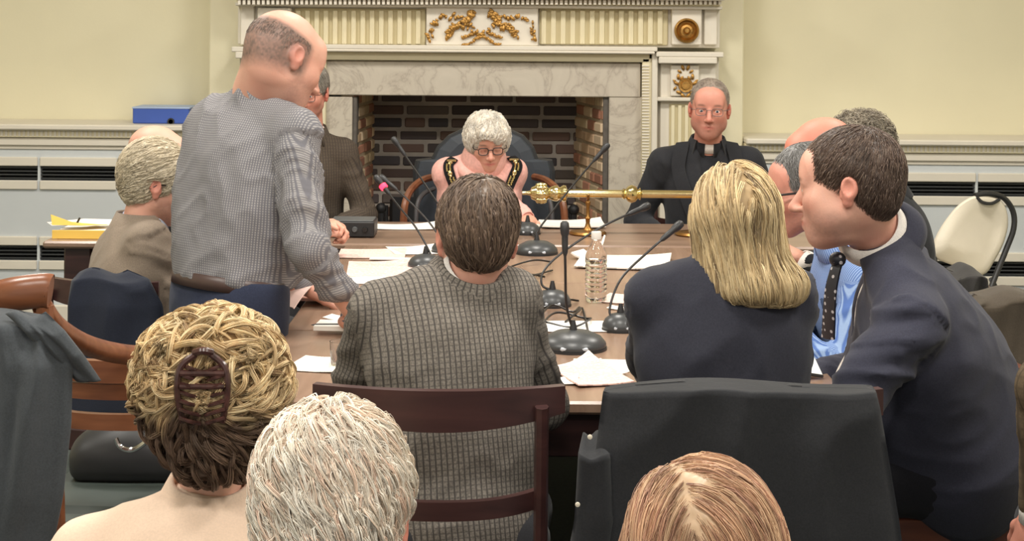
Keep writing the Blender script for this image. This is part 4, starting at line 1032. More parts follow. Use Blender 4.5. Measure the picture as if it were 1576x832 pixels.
    def torso(e, hem):
        T2 = [cap(pel - up * .0, w0, .158 * s * wcoat + e, .150 * s * wcoat + e, .05, (Fw, (.80, .76))), cap(w0, ch, .150 * s * wcoat + e, .160 * s * wcoat + e, .05, (Fw, (.76, .70))),
              cap(ch, ch + up * .02, .160 * s * wcoat + e, .158 * s * wcoat + e, .05, (Fw, .68)),
              cap(nb + up * -.015 - Fw * .01, shR + up * .004, .056 * s + e, .054 * s + e, .04), cap(nb + up * -.015 - Fw * .01, shL + up * .004, .056 * s + e, .054 * s + e, .04)]
        if fem: T2.append(cap(ch - Rb * .07 + Fw * .07 - up * .03, ch + Rb * .07 + Fw * .07 - up * .03, .065 * s + e, .065 * s + e, .05))
        if belly: T2.append(ell(pel + up * .16 + Fw * (.05 + belly * .06), V(.14, .14, .14) * (s + belly * .2), .06))
        return T2
    J = torso(0, 0)
    for i, (p0, p1, r0, r1, _o) in enumerate(limbs):
        q = p1 if i % 2 == 0 else p1 - nrm(p1 - p0) * .03
        J.append(cap(p0, q, r0, r1, .03))
    nax = nrm(hn - nb); J.append(cap(nb + nax * .052, nb + nax * .14, neckr * s * 1.0, neckr * s * 1.0, .01, sub=True))
    hemz = .14 if seated else .06
    if outfit in ('suit', 'priest', 'blazer'): 
        hemz = .13; J.append(hal(pel - up * hemz * s, -up))
        if vneck:
            fr = nb + Fw * .06; J.append(cap(fr + up * .01 + Fw * .03, pel + up * .26 * s + Fw * .13, .052, .004, .012, sub=True))
    elif outfit == 'shirt': J.append(hal(pel + up * .03, -up))
    else: J.append(hal(pel - up * .06, -up))
    if extra: J += extra(dict(pel=pel, sc=sc_, up=up, F=Fw, R=Rb, shR=shR, shL=shL, eR=eR, eL=eL, wR=wR, wL=wL, nb=nb))
    jv, jf = nets(J, res, smooth=2)
    fab = fabcoords(jv, limbs, pel, Rb, up, Fw); jv = wrinkle(jv, jf, fab, wamp, seed=seed)
    nm = {'suit': 'jacket', 'priest': 'jacket', 'blazer': 'blazer', 'shirt': 'shirt', 'jumper': 'jumper'}[outfit]
    link_mesh(nm, jv, jf, c, t, True, fab=fab)
    if outfit in ('suit', 'priest', 'blazer'):
        U = torso(-.012, 0) + [hal(pel, -up)]; U.append(cap(nb + nax * .04, nb + nax * .16, .05 * s, .05 * s, .01, sub=True)); uv, uf = nets(U, .012, smooth=1)
        link_mesh('shirt', uv, uf, under, t, True, fab=fabcoords(uv, [], pel, Rb, up, Fw))
    neck_ax = nrm(hn - nb); 
    if collar:
        if outfit in ('suit', 'shirt'):
            ring_band('shirt_collar', under if outfit == 'suit' else c, t, nb + Fw * .008, neck_ax, Fw, [(neckr * s * 1.10 + .002 * sch, .048 * sch), (neckr * s * 1.12 + .004 * sch, .052 * sch), (neckr * s * 1.12 + .018, .008), (neckr * s * 1.12 + .014, .004), (neckr * s * 1.1 + .002, .03)], .16)
        if outfit in ('suit', 'blazer', 'priest'):
            ring_band('jacket_collar', c, t, nb - Fw * .004, nrm(neck_ax * .7 + up * .3), Fw, [(neckr * s * 1.10 + .005, .052), (neckr * s * 1.10 + .012, .056), (neckr * s * 1.12 + .034, .002), (neckr * s * 1.12 + .040, -.016), (neckr * s * 1.12 + .030, -.02), (neckr * s * 1.12 + .004, .0)][:5] if colh is None else [(r0, h0 * colh if h0 > 0 else h0) for r0, h0 in [(neckr * s * 1.10 + .005, .052), (neckr * s * 1.10 + .012, .056), (neckr * s * 1.12 + .034, .002), (neckr * s * 1.12 + .040, -.016), (neckr * s * 1.12 + .030, -.02), (neckr * s * 1.12 + .004, .0)]], jgap)
    for (W, E) in ((wR, eR), (wL, eL)):
        d = nrm(W - E)
        ring_band('cuff', under if outfit in ('suit',) else c, t, W - d * .012, d, V(0, 0, 1), [(.029 * s, -.03), (.033 * s, -.03), (.0335 * s, .014), (.030 * s, .014)], 0, 24)
    # ---------------- trousers and shoes
    P = [cap(pel - up * .02, pel + up * .03, .148 * s * wcoat, .148 * s * wcoat, .05, (Fw, .78))]
    for (h, k_, an) in ((hR, kR, aR), (hL, kL, aL)): P += [cap(h, k_, .088 * s, .066 * s, .05), cap(k_, an, .063 * s, .050 * s, .03)]
    if not seated: P.append(hal(pel + up * .055, up))
    tv, tf = nets(P, .012, smooth=2); tfab = fabcoords(tv, [], pel, Rb, V(0, 0, 1), Fw); tv = wrinkle(tv, tf, tfab, .005, seed=seed + 3)
    link_mesh('trousers', tv, tf, legs, t, True, fab=tfab)
    for an in (aR, aL):
        q = V(an[0], an[1], 0); S_ = [cap(q + Lf * -.03 + V(0, 0, .035), q + Lf * .17 + V(0, 0, .03), .036, .032, .02), cap(q + V(0, 0, .05), q + V(0, 0, .085), .04, .043, .02), hal(V(0, 0, .004), V(0, 0, -1)), hal(q + V(0, 0, .1), V(0, 0, 1))]
        v_, f_ = nets(S_, .008); link_mesh('shoe', v_, f_, M[shoe], t, True)
    if spec: glasses(t, O, Rm, s, **spec)
    if hairf: hairf(t, O, Rm, s)
    return dict(t=t, O=O, Rm=Rm, s=s, J=J, T=T_, nb=nb, up=up, F=Fw, R=Rb, eR=eR, eL=eL, wR=wR, wL=wL, sc=sc_, pel=pel, HP=hp, neck_ax=neck_ax)
# ---------------- hair recipes (local head coordinates)
def short_vol(th=.009, nape=-.075, top=0.0, front=.0, low=0.0):
    return [ell((0, -.017, .038), (.0755 + th, .097 + th, .082 + th + top), .02), ell((0, -.05, -.015), (.064, .055 + th * .4, .062), .03),
            ell((0, .125 + front, -.045), (.115, .085, .088), .012, sub=True), ell((0, .16 + front, .03), (.085, .095, .055), .01, sub=True),
            ell((.088, -.012, -.022), (.022, .030, .042), .012, sub=True), ell((-.088, -.012, -.022), (.022, .030, .042), .012, sub=True), hal((0, -.07, nape), (0, .25, -1), .012)]
def comb(cx=0, cy=-.04, cz=.12, down=.5, fwd=0., side=0., swirl=0.):
    c = V(cx, cy, cz)
    def f(p, g):
        d = p - c; d = d / (np.linalg.norm(d, axis=1)[:, None] + 1e-6); d = d + V(side, fwd, -down)
        if swirl: d = d + np.cross(np.tile(V(0, 0, 1), (len(p), 1)), p - c) / .1 * swirl
        return d
    return f
def colf(cs, noise_s=40, topc=None, lowc=None, z0=0, zw=.05, seed=0, var=.5):
    cs = [np.asarray(c) for c in cs]
    def f(p, r):
        k = np.clip(r * (len(cs) - 1) * .999, 0, len(cs) - 1.001); i = k.astype(int); fr = (k - i)[:, None]; A = np.array(cs); c = A[i] * (1 - fr) + A[np.minimum(i + 1, len(cs) - 1)] * fr
        if lowc is not None:
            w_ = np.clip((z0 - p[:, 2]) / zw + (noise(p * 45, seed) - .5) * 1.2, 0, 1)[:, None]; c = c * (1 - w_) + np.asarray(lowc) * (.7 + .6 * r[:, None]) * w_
        return c * (1 - var / 2 + var * noise(p * noise_s, seed + 1)[:, None])
    return f
# ================================================================== the people of the meeting
Fnavy = fabric('navy_wool', rgb(58, 59, 72)); Fdark = fabric('dark_blazer_cloth', rgb(47, 48, 58)); Fblack = fabric('black_wool', rgb(44, 45, 49)); Fgrey = fabric('grey_flannel', rgb(142, 128, 114), var=.12)
Fbrown = checks('brown_tweed', rgb(88, 78, 68), rgb(62, 55, 50), .012, .012); Folive = checks('olive_tweed', rgb(98, 84, 66), rgb(70, 60, 48), .02, .02, mixb=.6)
Fcheck = checks('checked_jacket_cloth', rgb(136, 129, 120), rgb(72, 68, 66), .0108, .0108, .26, .20, base2=rgb(106, 100, 94), mixb=.6)
Fshirt = checks('grey_blue_fine_check_shirt', rgb(166, 163, 162), rgb(112, 111, 117), .0066, .0064, .5, .5, mixb=.8, noise_amt=.1, bump=.5)
Fblue = checks('blue_striped_shirt', rgb(160, 186, 226), rgb(92, 122, 186), .006, 5.0, .5, .0, mixb=0, noise_amt=.05); Fwhite = fabric('white_shirt', rgb(226, 220, 214)); Fcream = fabric('cream_top', rgb(226, 200, 178), weave=900, bump=.12, var=.05)
Fpink = fabric('pink_knit', rgb(230, 176, 166), weave=240, bump=.25, var=.1); Ftrous = fabric('navy_trousers', rgb(50, 56, 76)); Fchar = fabric('charcoal', rgb(60, 60, 64)); Fblk = fabric('clerical_black', rgb(36, 37, 41))
# --- checked jacket man, back to camera
P_check = person('brown haired man in a grey brown checked jacket seen from behind', at(734, 366, 3.50), 98, 12, 3, at(686, 468, 3.50), at(714, 836, 3.40), 92,
    at(800, 588, 3.86), at(600, 590, 3.86), er=at(835, 600, 3.55), el_=at(538, 590, 3.55), s=.97, shw=.145, nbo=at(724, 428, 3.49), colh=.62, cloth=Fcheck, under=Fwhite, legs=Fchar, seed=2, wamp=.010, vneck=True,
    hairf=lambda t, O, R, s: hair(t, O, R, s, short_vol(.012, -.085), comb(.012, -.06, .11, .55, 0, 0, .35), 11000, .05, .0007, colf([C3(84, 70, 62), C3(108, 90, 76), C3(142, 120, 102), C3(92, 76, 68)], 30, seed=3), 3, lift=.003, curl=.0006, rnd=.2, locks=(2200, .0035)), wcoat=1.04)
# --- standing man
def buzz_bald(L_):
    top = np.clip((.054 - L_[:, 2] + L_[:, 1] * -.25) / .014, 0, 1) * np.clip((L_[:, 2] + .062) / .03, 0, 1); back = np.clip((.035 - L_[:, 1]) / .02, 0, 1)
    ear = 1 - np.exp(-(((np.abs(L_[:, 0]) - .084) / .012) ** 2 + ((L_[:, 1] + .012) / .028) ** 2 + ((L_[:, 2] + .01) / .034) ** 2))
    return top * back * ear * .9, C3(108, 92, 84)
P_stand = person('bald man in a grey blue checked shirt standing and leaning on the table', at(438, 92, 4.64), 38, 26, -8, at(386, 202, 4.66), at(352, 452, 4.62), 48,
    at(553, 496, 4.55), at(470, 445, 5.0), er=at(482, 375, 4.45), el_=at(400, 380, 5.1), s=1.10, shw=.165, seated=False, outfit='shirt', cloth=Fshirt, under=Fshirt, legs=Ftrous, skin='pink', buzz=buzz_bald, wamp=.019, belly=.45, seed=4, wcoat=1.04, neckr=.050,
    headkw=dict(plump=.0), extra=lambda q: [cap(at(344, 228, 4.72), at(338, 370, 4.70), .108, .118, .08)], nape=True, sch=1.45, nbo=at(403, 144, 4.68), hand_d=((V(.9, .3, -.1), V(0, 0, 1)), (V(.8, .3, -.2), V(0, 0, 1))),
    hairf=lambda t, O, R, s: hair(t, O, R, s, [ell((0, -.017, .03), (.080, .1005, .082), .01), hal((0, 0, .042), (0, .2, 1)), hal((0, .02, 0), (0, 1, 0)), hal((0, -.07, -.04), (0, .2, -1)), ell((.085, -.01, -.02), (.025, .036, .055), .01, sub=True), ell((-.085, -.01, -.02), (.025, .036, .055), .01, sub=True)],
        comb(0, 0, .12, 1.2), 3800, .010, .0005, colf([C3(104, 90, 82), C3(140, 126, 116)], 30), 5, steps=4, base=False, lift=.0012))
# belt
T_ = P_stand['T']; link_mesh('hair_tuft', *nets([ell(T_((-.035, .03, .108)), (.024, .03, .013), .01), ell(T_((-.055, .02, .098)), (.02, .03, .016), .01)], .004), mat('brown_hair', rgb(120, 96, 66), .7, bump=.6, bscale=200), P_stand['t'], True)
pu = P_stand['up']; bc = P_stand['pel'] + pu * .035
ring_band('belt', mat('brown_leather', rgb(72, 54, 50), .4), P_stand['t'], bc, pu, P_stand['F'], [(.176, -.02), (.1815, -.019), (.1815, .019), (.176, .02)], 0, 48, 1.0, .80)
MB().box(V(-.026, -.003, -.022), V(.026, .003, .022), .002, (np.stack([P_stand['R'], P_stand['F'], pu], 1), bc + P_stand['F'] * .150)).build('buckle', M['chrome'], P_stand['t'])
# --- grey suit man at left
P_grey = person('white haired man in a grey suit and glasses seated at the left of the table', at(243, 283, 5.1), 18, 10, 0, at(212, 385, 5.12), at(212, 545, 5.05), 22,
    at(330, 440, 5.2), at(360, 420, 5.5), s=.98, cloth=Fgrey, under=fabric('pale_blue_shirt', rgb(190, 200, 220)), legs=Fgrey, skin='pink', seed=6, spec=dict(col='metal_black', r=.0014), wcoat=1.2, shw=.16, wamp=.014,
    hairf=lambda t, O, R, s: hair(t, O, R, s, short_vol(.016, -.085, .004), comb(0, .07, .11, .25, -.7), 8000, .06, .0008, colf([C3(214, 200, 174), C3(230, 218, 194), C3(200, 186, 160)], 30, seed=2, var=.25), 7, lift=.004, curl=.0015, rnd=.15, locks=(1800, .004), basedark=.85))
# --- bald man at the far left (only the top of his head and his clasped hands show)
hx = at(538, 366, 6.02)
P_bald2 = person('balding man seated behind the grey suited man, his clasped hands resting beyond the shirt sleeve', at(243, 246, 5.8), 5, 12, 0, at(268, 322, 5.85), at(262, 440, 5.85), 10,
    hx + V(-.05, -.012, .02), hx + V(-.05, .03, .02), s=.98, cloth=Fchar, under=fabric('cream_shirt', rgb(232, 220, 196)), legs=Fchar, skin='pink', seed=7, shw=.15, hand_d=((V(.85, .25, .05), V(.15, -.6, .8)), (V(.85, -.35, .05), V(.15, .6, .8))), curl=(.95, .95),
    buzz=lambda L_: (np.clip((.06 - L_[:, 2]) / .03, 0, 1) * np.clip((.03 - L_[:, 1]) / .03, 0, 1) * .6, C3(120, 98, 86)))
# --- brown tweed man left of the fireplace
P_tweed = person('grey haired man in glasses and brown tweed jacket seated left of the fireplace opening', at(474, 142, 7.18), -98, 8, 0, at(474, 232, 7.26), at(470, 400, 7.34), -92,
    at(440, 350, 7.05), at(500, 352, 7.05), s=1.0, cloth=Fbrown, under=Fwhite, legs=Fchar, skin='red', seed=8, spec=dict(col='metal_black'), shw=.155,
    hairf=lambda t, O, R, s: hair(t, O, R, s, short_vol(.010, -.085), comb(0, .02, .12, .4, -.3), 4500, .035, .0009, colf([C3(130, 124, 116), C3(172, 166, 156)], 30), 9, lift=.003))
# --- the woman in pink with the chain of office
def mayor_vol():
    return [ell((0, -.018, .042), (.098, .112, .096), .02), ell((0, -.065, .0), (.085, .065, .085), .03), ell((.062, -.01, .01), (.034, .058, .058), .03), ell((-.062, -.01, .01), (.034, .058, .058), .03),
            ell((0, .062, .070), (.070, .042, .030), .03), ell((0, .125, -.040), (.066, .088, .080), .014, sub=True), ell((.02, .135, .03), (.04, .06, .03), .02, sub=True), hal((0, -.07, -.078), (0, .2, -1), .02)]
P_mayor = person('white haired woman in a pink rollneck jumper and chain of office, looking down', at(750, 219, 7.16), -80, 17, 2, at(738, 266, 7.24), at(738, 400, 7.34), -88,
    at(812, 336, 7.0), at(716, 342, 6.98), er=at(832, 330, 7.2), el_=at(648, 330, 7.2), s=.93, fem=True, outfit='jumper', cloth=Fpink, under=Fpink, legs=Fchar, skin='pink', seed=9, eye=.0012, spec=dict(col='metal_black', shape=(.022, .0165), r=.0017), shw=.155, collar=False, wamp=.006,
    hand_d=((V(.0, -.9, -.25), V(0, 0, 1)), (V(.2, -.9, -.25), V(0, 0, 1))), wcoat=1.14,
    hairf=lambda t, O, R, s: hair(t, O, R, s, mayor_vol(), comb(-.01, -.035, .125, .35, .25, .1), 9000, .07, .0010, colf([C3(236, 228, 214), C3(250, 246, 238), C3(214, 204, 190), C3(244, 234, 216)], 30, seed=4), 11, lift=.006, curl=.002, rnd=.2, basedark=.85, locks=(1300, .006)))
m = P_mayor
ring_band('rollneck', Fpink, m['t'], m['nb'] + m['F'] * .012 + m['up'] * .0, nrm(m['neck_ax'] + m['F'] * .15), m['F'], [(.056, .066), (.064, .074), (.080, .066), (.090, .040), (.094, .0), (.084, -.026), (.06, -.01)], 0, 48, 1.05, 1.08)
ring_band('rollneck_fold', Fpink, m['t'], m['nb'] + m['F'] * .02 - m['up'] * .028, nrm(m['neck_ax'] + m['F'] * .1), m['F'], [(.07, .03), (.096, .03), (.112, .012), (.112, -.012), (.07, -.03)], 0, 48, 1.08, 1.05)
Mrib = fabric('black_ribbon', rgb(24, 22, 24))
for pts, nm in (([(700, 246), (690, 256), (697, 278), (708, 302), (728, 330)], 'L'), ([(786, 244), (796, 255), (787, 276), (776, 300), (752, 330)], 'R')):
    o, cc = strip('chain_ribbon', Mrib, m['t'], m['J'], pts, .044, .004, (6.6, 7.6), .004, 30)
    b = MB()
    for k, q in enumerate(cc[2:-1]):
        f = V(0, -.014, .002)
        if k % 7 == 2: b.ball(q + f, (.010, .004, .013), 10)
        elif k % 7 in (1, 3): b.ball(q + f, (.006, .005, .006), 8)
        else: b.tube([q + f + V(-.007, 0, -.006), q + f + V(-.007, 0, .007)], .003, 6); b.tube([q + f + V(.007, 0, -.006), q + f + V(.007, 0, .007)], .003, 6)
    b.box(cc[3] + V(-.02, -.02, .004), cc[3] + V(.02, -.012, .014), .002)
    b.build('chain_of_office', M['mace'], m['t'], True)
# --- clergyman
P_priest = person('clergyman in glasses and black suit with a white clerical collar', at(1092, 167, 7.2), -97, 3, -2, at(1087, 250, 7.28), at(1085, 400, 7.34), -91,
    at(1030, 366, 7.12), at(1140, 366, 7.12), er=at(992, 345, 7.3), el_=at(1185, 345, 7.3), s=1.04, outfit='priest', headkw=dict(plump=1.0), cloth=Fblack, under=Fblk, legs=Fblack, skin='red', seed=10, spec=dict(col='grey_plastic', shape=(.022, .015), r=.0010), shw=.178, wamp=.006, eye=.0062, wcoat=1.04,
    brow=C3(120, 88, 74), hairf=lambda t, O, R, s: hair(t, O, R, s, short_vol(.0035, -.07, 0, .006), comb(0, -.02, .12, .4, .2), 4500, .010, .0006, colf([C3(130, 118, 108), C3(164, 150, 138)], 30), 13, lift=.002, steps=4, basedark=.9))
m = P_priest
ring_band('clerical_shirt_collar', Fblk, m['t'], m['nb'] + m['F'] * .006, m['neck_ax'], m['F'], [(.0590, .046), (.0640, .046), (.068, -.012), (.062, -.012)], .30)
ring_band('clerical_collar', Fwhite, m['t'], m['nb'] + m['F'] * .006, m['neck_ax'], m['F'], [(.0585, .043), (.0625, .043), (.0645, .004), (.0605, .004)], 0)
for pts in ([(1052, 222), (1045, 250), (1050, 280), (1068, 330)], [(1124, 222), (1132, 250), (1124, 280), (1104, 330)]): strip('lapel', Fblack, m['t'], m['J'], pts, .06, .005, (6.6, 7.7), .003, 16)
# --- blonde woman in the blazer, back to camera
def blonde_vol():
    return [ell((0, -.018, .042), (.079, .104, .092), .02), cap((0, -.048, .02), (.006, -.055, -.125), .076, .078, .03, (V(0, 1, 0), .72)), cap((.052, -.005, .01), (.078, -.02, -.13), .031, .034, .03), cap((-.054, -.005, .01), (-.058, -.005, -.10), .030, .028, .03),
            ell((.03, -.065, -.13), (.085, .052, .045), .03), cap((0, .07, -.16), (0, .115, .03), .055, .058, .012, sub=True), hal((0, 0, -.152), (-.15, 0, -1), .02)]
def fl_blonde(p, g):
    pt = V(.0, .03, .13); d = p - pt; d = d / (np.linalg.norm(d, axis=1)[:, None] + 1e-6); dn = np.clip((.09 - p[:, 2]) / .08, 0, 1)[:, None]
    return d * (1 - dn * .8) + V(.0, -.1, -1.3) * dn + np.stack([np.sign(p[:, 0]) * .5 * (1 - dn[:, 0]), 0 * dn[:, 0], 0 * dn[:, 0]], 1)
P_blonde = person('blonde woman in a dark navy blazer seen from behind, right of the checked jacket', at(1129, 350, 3.46), 104, 8, -4, at(1112, 458, 3.46), at(1120, 836, 3.40), 96,
    at(1190, 600, 3.92), at(1010, 600, 3.92), er=at(1262, 590, 3.55), el_=at(955, 600, 3.5), s=.96, fem=True, outfit='blazer', cloth=Fdark, under=Fchar, legs=Fdark, skin='pale', seed=12, shw=.142, wamp=.010, neckr=.048, wcoat=1.1,
    hairf=lambda t, O, R, s: hair(t, O, R, s, blonde_vol(), fl_blonde, 22000, .19, .00065, colf([C3(226, 200, 152), C3(240, 220, 178), C3(196, 166, 122), C3(234, 210, 164), C3(140, 118, 92)], 16, seed=6), 15, steps=16, lift=.006, curl=.003, cfreq=2.2, rnd=.12, flare=.004, basedark=.6, locks=(1500, .006)))
# --- navy suit man on the right
P_navy = person('man in a navy suit and dotted tie leaning left in profile at the right', at(1304, 289, 3.87), 161, 5, 6, at(1392, 452, 3.92), at(1468, 706, 3.98), 168,
    at(1225, 592, 4.12), at(1200, 606, 3.92), el_=at(1300, 640, 3.66), er=at(1320, 560, 4.2), s=1.10, outfit='suit', cloth=Fnavy, under=Fwhite, legs=fabric('black_trousers', rgb(36, 36, 42)), skin='pink', seed=14, shw=.165, wamp=.017, wcoat=1.13, headkw=dict(plump=.2, nose=1.1), nbo=at(1350, 360, 3.93), colh=.5, sch=1.35, jgap=1.35, neckr=.056, belly=.5, extra=lambda q: [cap(at(1440, 560, 3.98), at(1468, 672, 3.98), .165, .205, .06, (V(0, 1, 0), .9))], brow=C3(84, 66, 56),
    hairf=lambda t, O, R, s: hair(t, O, R, s, short_vol(.009, -.075, .0, -.004), comb(0, -.045, .12, .35, .35), 9000, .024, .0007, colf([C3(74, 60, 54), C3(98, 80, 70), C3(128, 110, 96)], 40, seed=8), 17, lift=.003, rnd=.2))
# --- glasses man in the blue striped shirt
P_specs = person('man in dark rimmed glasses and blue striped shirt, half hidden behind the navy suit', at(1240, 292, 4.6), 184, 8, 0, at(1306, 400, 4.68), at(1350, 575, 4.78), 178,
    at(1195, 470, 4.75), at(1190, 480, 4.5), s=1.0, outfit='shirt', cloth=Fblue, under=Fblue, legs=Fchar, skin='red', seed=15, spec=dict(col='metal_black', r=.0028), shw=.15, brow=C3(140, 130, 124),
    hairf=lambda t, O, R, s: hair(t, O, R, s, short_vol(.009, -.08, 0, .0), comb(0, .0, .12, .4, -.2), 4500, .03, .0008, colf([C3(110, 108, 106), C3(150, 148, 146)], 30), 19, lift=.003))
ring_band('waistcoat_strap', fabric('slate_waistcoat', rgb(66, 82, 112)), P_specs['t'], P_specs['sc'] - P_specs['up'] * .05, P_specs['up'], P_specs['F'], [(.155, -.14), (.163, -.14), (.163, .0), (.155, .0)], .5, 40, 1, .78)
# --- bald pink-headed man
P_bald = person('bald pink headed man in a dark suit, behind the navy suited man', at(1264, 244, 5.2), 178, 18, 0, at(1322, 348, 5.25), at(1350, 510, 5.3), 176,
    at(1230, 430, 5.3), at(1220, 430, 5.1), s=1.04, cloth=Fblack, under=Fwhite, legs=Fblack, skin=C3(214, 138, 118), seed=16, shw=.16)
# --- curly grey haired person beyond
P_curl = person('person with curly grey hair and a black jacket, farthest on the right side', at(1322, 238, 5.72), 182, 22, 0, at(1362, 326, 5.74), at(1390, 470, 5.8), 178,
    at(1240, 400, 5.8), at(1235, 400, 5.6), s=1.0, outfit='suit', cloth=Fblk, under=Fwhite, legs=Fblk, skin='pink', seed=18, shw=.15, wamp=.01, wcoat=1.08,
    hairf=lambda t, O, R, s: hair(t, O, R, s, short_vol(.018, -.085, .004), comb(0, -.03, .12, .5), 4500, .045, .0011, colf([C3(130, 120, 106), C3(168, 158, 140), C3(92, 84, 74)], 30), 21, lift=.012, curl=.006, cfreq=14, rnd=.7))
# --- foreground: woman with the curly up-do and claw clip
def curly_vol():
    return [ell((0, -.02, .045), (.098, .110, .088), .03), ell((-.028, -.075, .055), (.075, .058, .066), .03), ell((.035, -.075, .045), (.070, .058, .070), .03), ell((0, -.078, -.045), (.066, .050, .080), .03), ell((.055, -.05, .0), (.05, .06, .065), .03), ell((-.058, -.045, .01), (.05, .06, .06), .03),
            ell((0, .125, -.045), (.085, .085, .09), .014, sub=True), hal((0, -.07, -.108), (0, .2, -1), .02)]
def fl_curly(p, g):
    c = V(.004, -.13, .035); d = c - p; d = d / (np.linalg.norm(d, axis=1)[:, None] + 1e-6); hi = np.clip((p[:, 2] - .0) / .05, 0, 1)[:, None]
    out = (p - V(.0, -.1, .045)); out = out / (np.linalg.norm(out, axis=1)[:, None] + 1e-6)
    return d * (1 - hi) * 1.0 + hi * (out * .7 + V(0, -.2, -.1))
P_curly = person('woman with curly blonde updo held by a claw clip, cream top, seen from behind', at(333, 610, 2.66), 92, 4, 0, at(286, 846, 2.62), at(286, 1180, 2.50), 90,
    at(420, 1060, 2.95), at(170, 1060, 2.95), s=.97, fem=True, outfit='jumper', cloth=Fcream, under=Fcream, legs=Fchar, skin='pale', nbo=at(322, 782, 2.65), seed=20, shw=.155, neckr=.046, wcoat=1.06, collar=False, wamp=.007,
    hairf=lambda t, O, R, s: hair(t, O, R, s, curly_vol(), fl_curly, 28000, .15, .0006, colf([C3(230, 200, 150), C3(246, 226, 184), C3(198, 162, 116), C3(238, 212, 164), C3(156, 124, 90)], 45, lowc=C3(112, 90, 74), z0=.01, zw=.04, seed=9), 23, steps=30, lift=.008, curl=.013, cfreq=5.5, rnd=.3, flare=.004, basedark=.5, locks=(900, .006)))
m = P_curly; T_ = m['T']
ring_band('top_collar', Fcream, m['t'], m['nb'] + m['up'] * .0, m['neck_ax'], m['F'], [(.056, .05), (.064, .052), (.084, .008), (.092, -.02), (.080, -.02), (.06, .01)], 0, 40)
Mclip = mat('tortoiseshell', rgb(72, 46, 42), .25, var=.5, scale=60)
b = MB()
for sg in (-1, 1):
    b.tube(T_(bez([(sg * .012, -.156, .088), (sg * .034, -.160, .068), (sg * .038, -.158, .030), (sg * .030, -.148, -.016)], 20)), [.0055] * 19 if False else .0052, 8)
    for k in range(7):
        z = .070 - k * .013; x = sg * (.034 if k else .026); b.tube(T_(bez([(x, -.158, z), (x * .55, -.164, z - .004), (x * .12, -.150, z - .010)], 8)), .0032, 6)
b.tube(T_(bez([(-.014, -.156, .090), (0, -.162, .094), (.014, -.156, .090)], 10)), .006, 8); b.tube(T_([(-.034, -.162, .060), (.034, -.162, .060)]), .005, 8); b.tube(T_([(-.034, -.162, .040), (.034, -.162, .040)]), .0045, 8)
b.build('claw_clip', Mclip, m['t'], True)
# --- foreground: white haired head
P_white = person('white haired person seen from behind in the front row, left of centre', at(511, 806, 1.93), 88, 20, 0, at(505, 1120, 1.88), at(505, 1560, 1.75), 90,
    at(650, 1400, 2.15), at(360, 1400, 2.15), s=1.0, outfit='suit', cloth=Fchar, under=Fwhite, legs=Fchar, skin='red', seed=24, wcoat=1.0, res=.012,
    hairf=lambda t, O, R, s: hair(t, O, R, s, short_vol(.013, -.09, .003), comb(.0, -.045, .115, .35, 0, 0, .5), 26000, .05, .00055, colf([C3(240, 230, 214), C3(252, 248, 238), C3(222, 210, 194), C3(244, 228, 208), C3(238, 208, 188)], 26, seed=11, var=.25), 25, steps=12, lift=.004, curl=.005, cfreq=6, rnd=.2, basedark=.85, locks=(3500, .004)))
# --- foreground: straight light brown hair with a parting
def part_vol():
    return [ell((0, -.018, .040), (.088, .107, .088), .02), cap((0, -.05, .0), (0, -.055, -.15), .088, .080, .03, (V(0, 1, 0), .75)), cap((.066, .0, .0), (.066, -.01, -.15), .034, .030, .03), cap((-.066, .0, .0), (-.066, -.01, -.15), .034, .030, .03),
            cap((0, .07, -.2), (0, .115, .03), .055, .058, .012, sub=True), ell((-.034, .03, .128), (.004, .05, .006), .006, sub=True), hal((0, 0, -.17), (0, 0, -1), .02)]
def fl_part(p, g):
    s_ = np.sign(p[:, 0] + .034); dn = np.clip((.10 - p[:, 2]) / .10, 0, 1); return np.stack([s_ * (1.0 - dn * .8), -.45 * (1 - dn), -.3 - 1.2 * dn], 1)
P_part = person('woman with straight light brown hair and a side parting, front row right of centre', at(1080, 872, 2.02), 97, 18, 0, at(1080, 1150, 1.98), at(1080, 1560, 1.86), 92,
    at(1200, 1380, 2.25), at(960, 1380, 2.25), s=.98, fem=True, outfit='jumper', cloth=Fchar, under=Fchar, legs=Fchar, skin='pale', seed=26, res=.012, spec=dict(col='chrome'), collar=False,
    hairf=lambda t, O, R, s: hair(t, O, R, s, part_vol(), fl_part, 26000, .14, .0005, colf([C3(172, 130, 102), C3(204, 162, 128), C3(222, 188, 152), C3(142, 106, 86), C3(186, 140, 116)], 24, seed=13), 27, steps=12, lift=.003, curl=.001, cfreq=2, rnd=.07, basedark=.75, locks=(2500, .005)))
# --- right edge: olive tweed sleeve and hand
P_edge = person('person in a brown tweed jacket cut off by the right edge of the picture', at(1720, 250, 3.3), 170, 8, 0, at(1712, 420, 3.30), at(1690, 830, 3.25), 150,
    at(1700, 760, 3.5), at(1597, 800, 3.05), el_=at(1585, 640, 2.95), s=1.0, cloth=Folive, under=Fwhite, legs=Fchar, skin='red', seed=28, wcoat=.98, legyaw=35, hand_d=(None, (V(-.3, .2, -.9), V(-.9, -.3, 0))),
    hairf=lambda t, O, R, s: hair(t, O, R, s, short_vol(.01), comb(), 2500, .03, .0009, colf([C3(130, 120, 110), C3(160, 150, 140)], 30), 29, lift=.003))
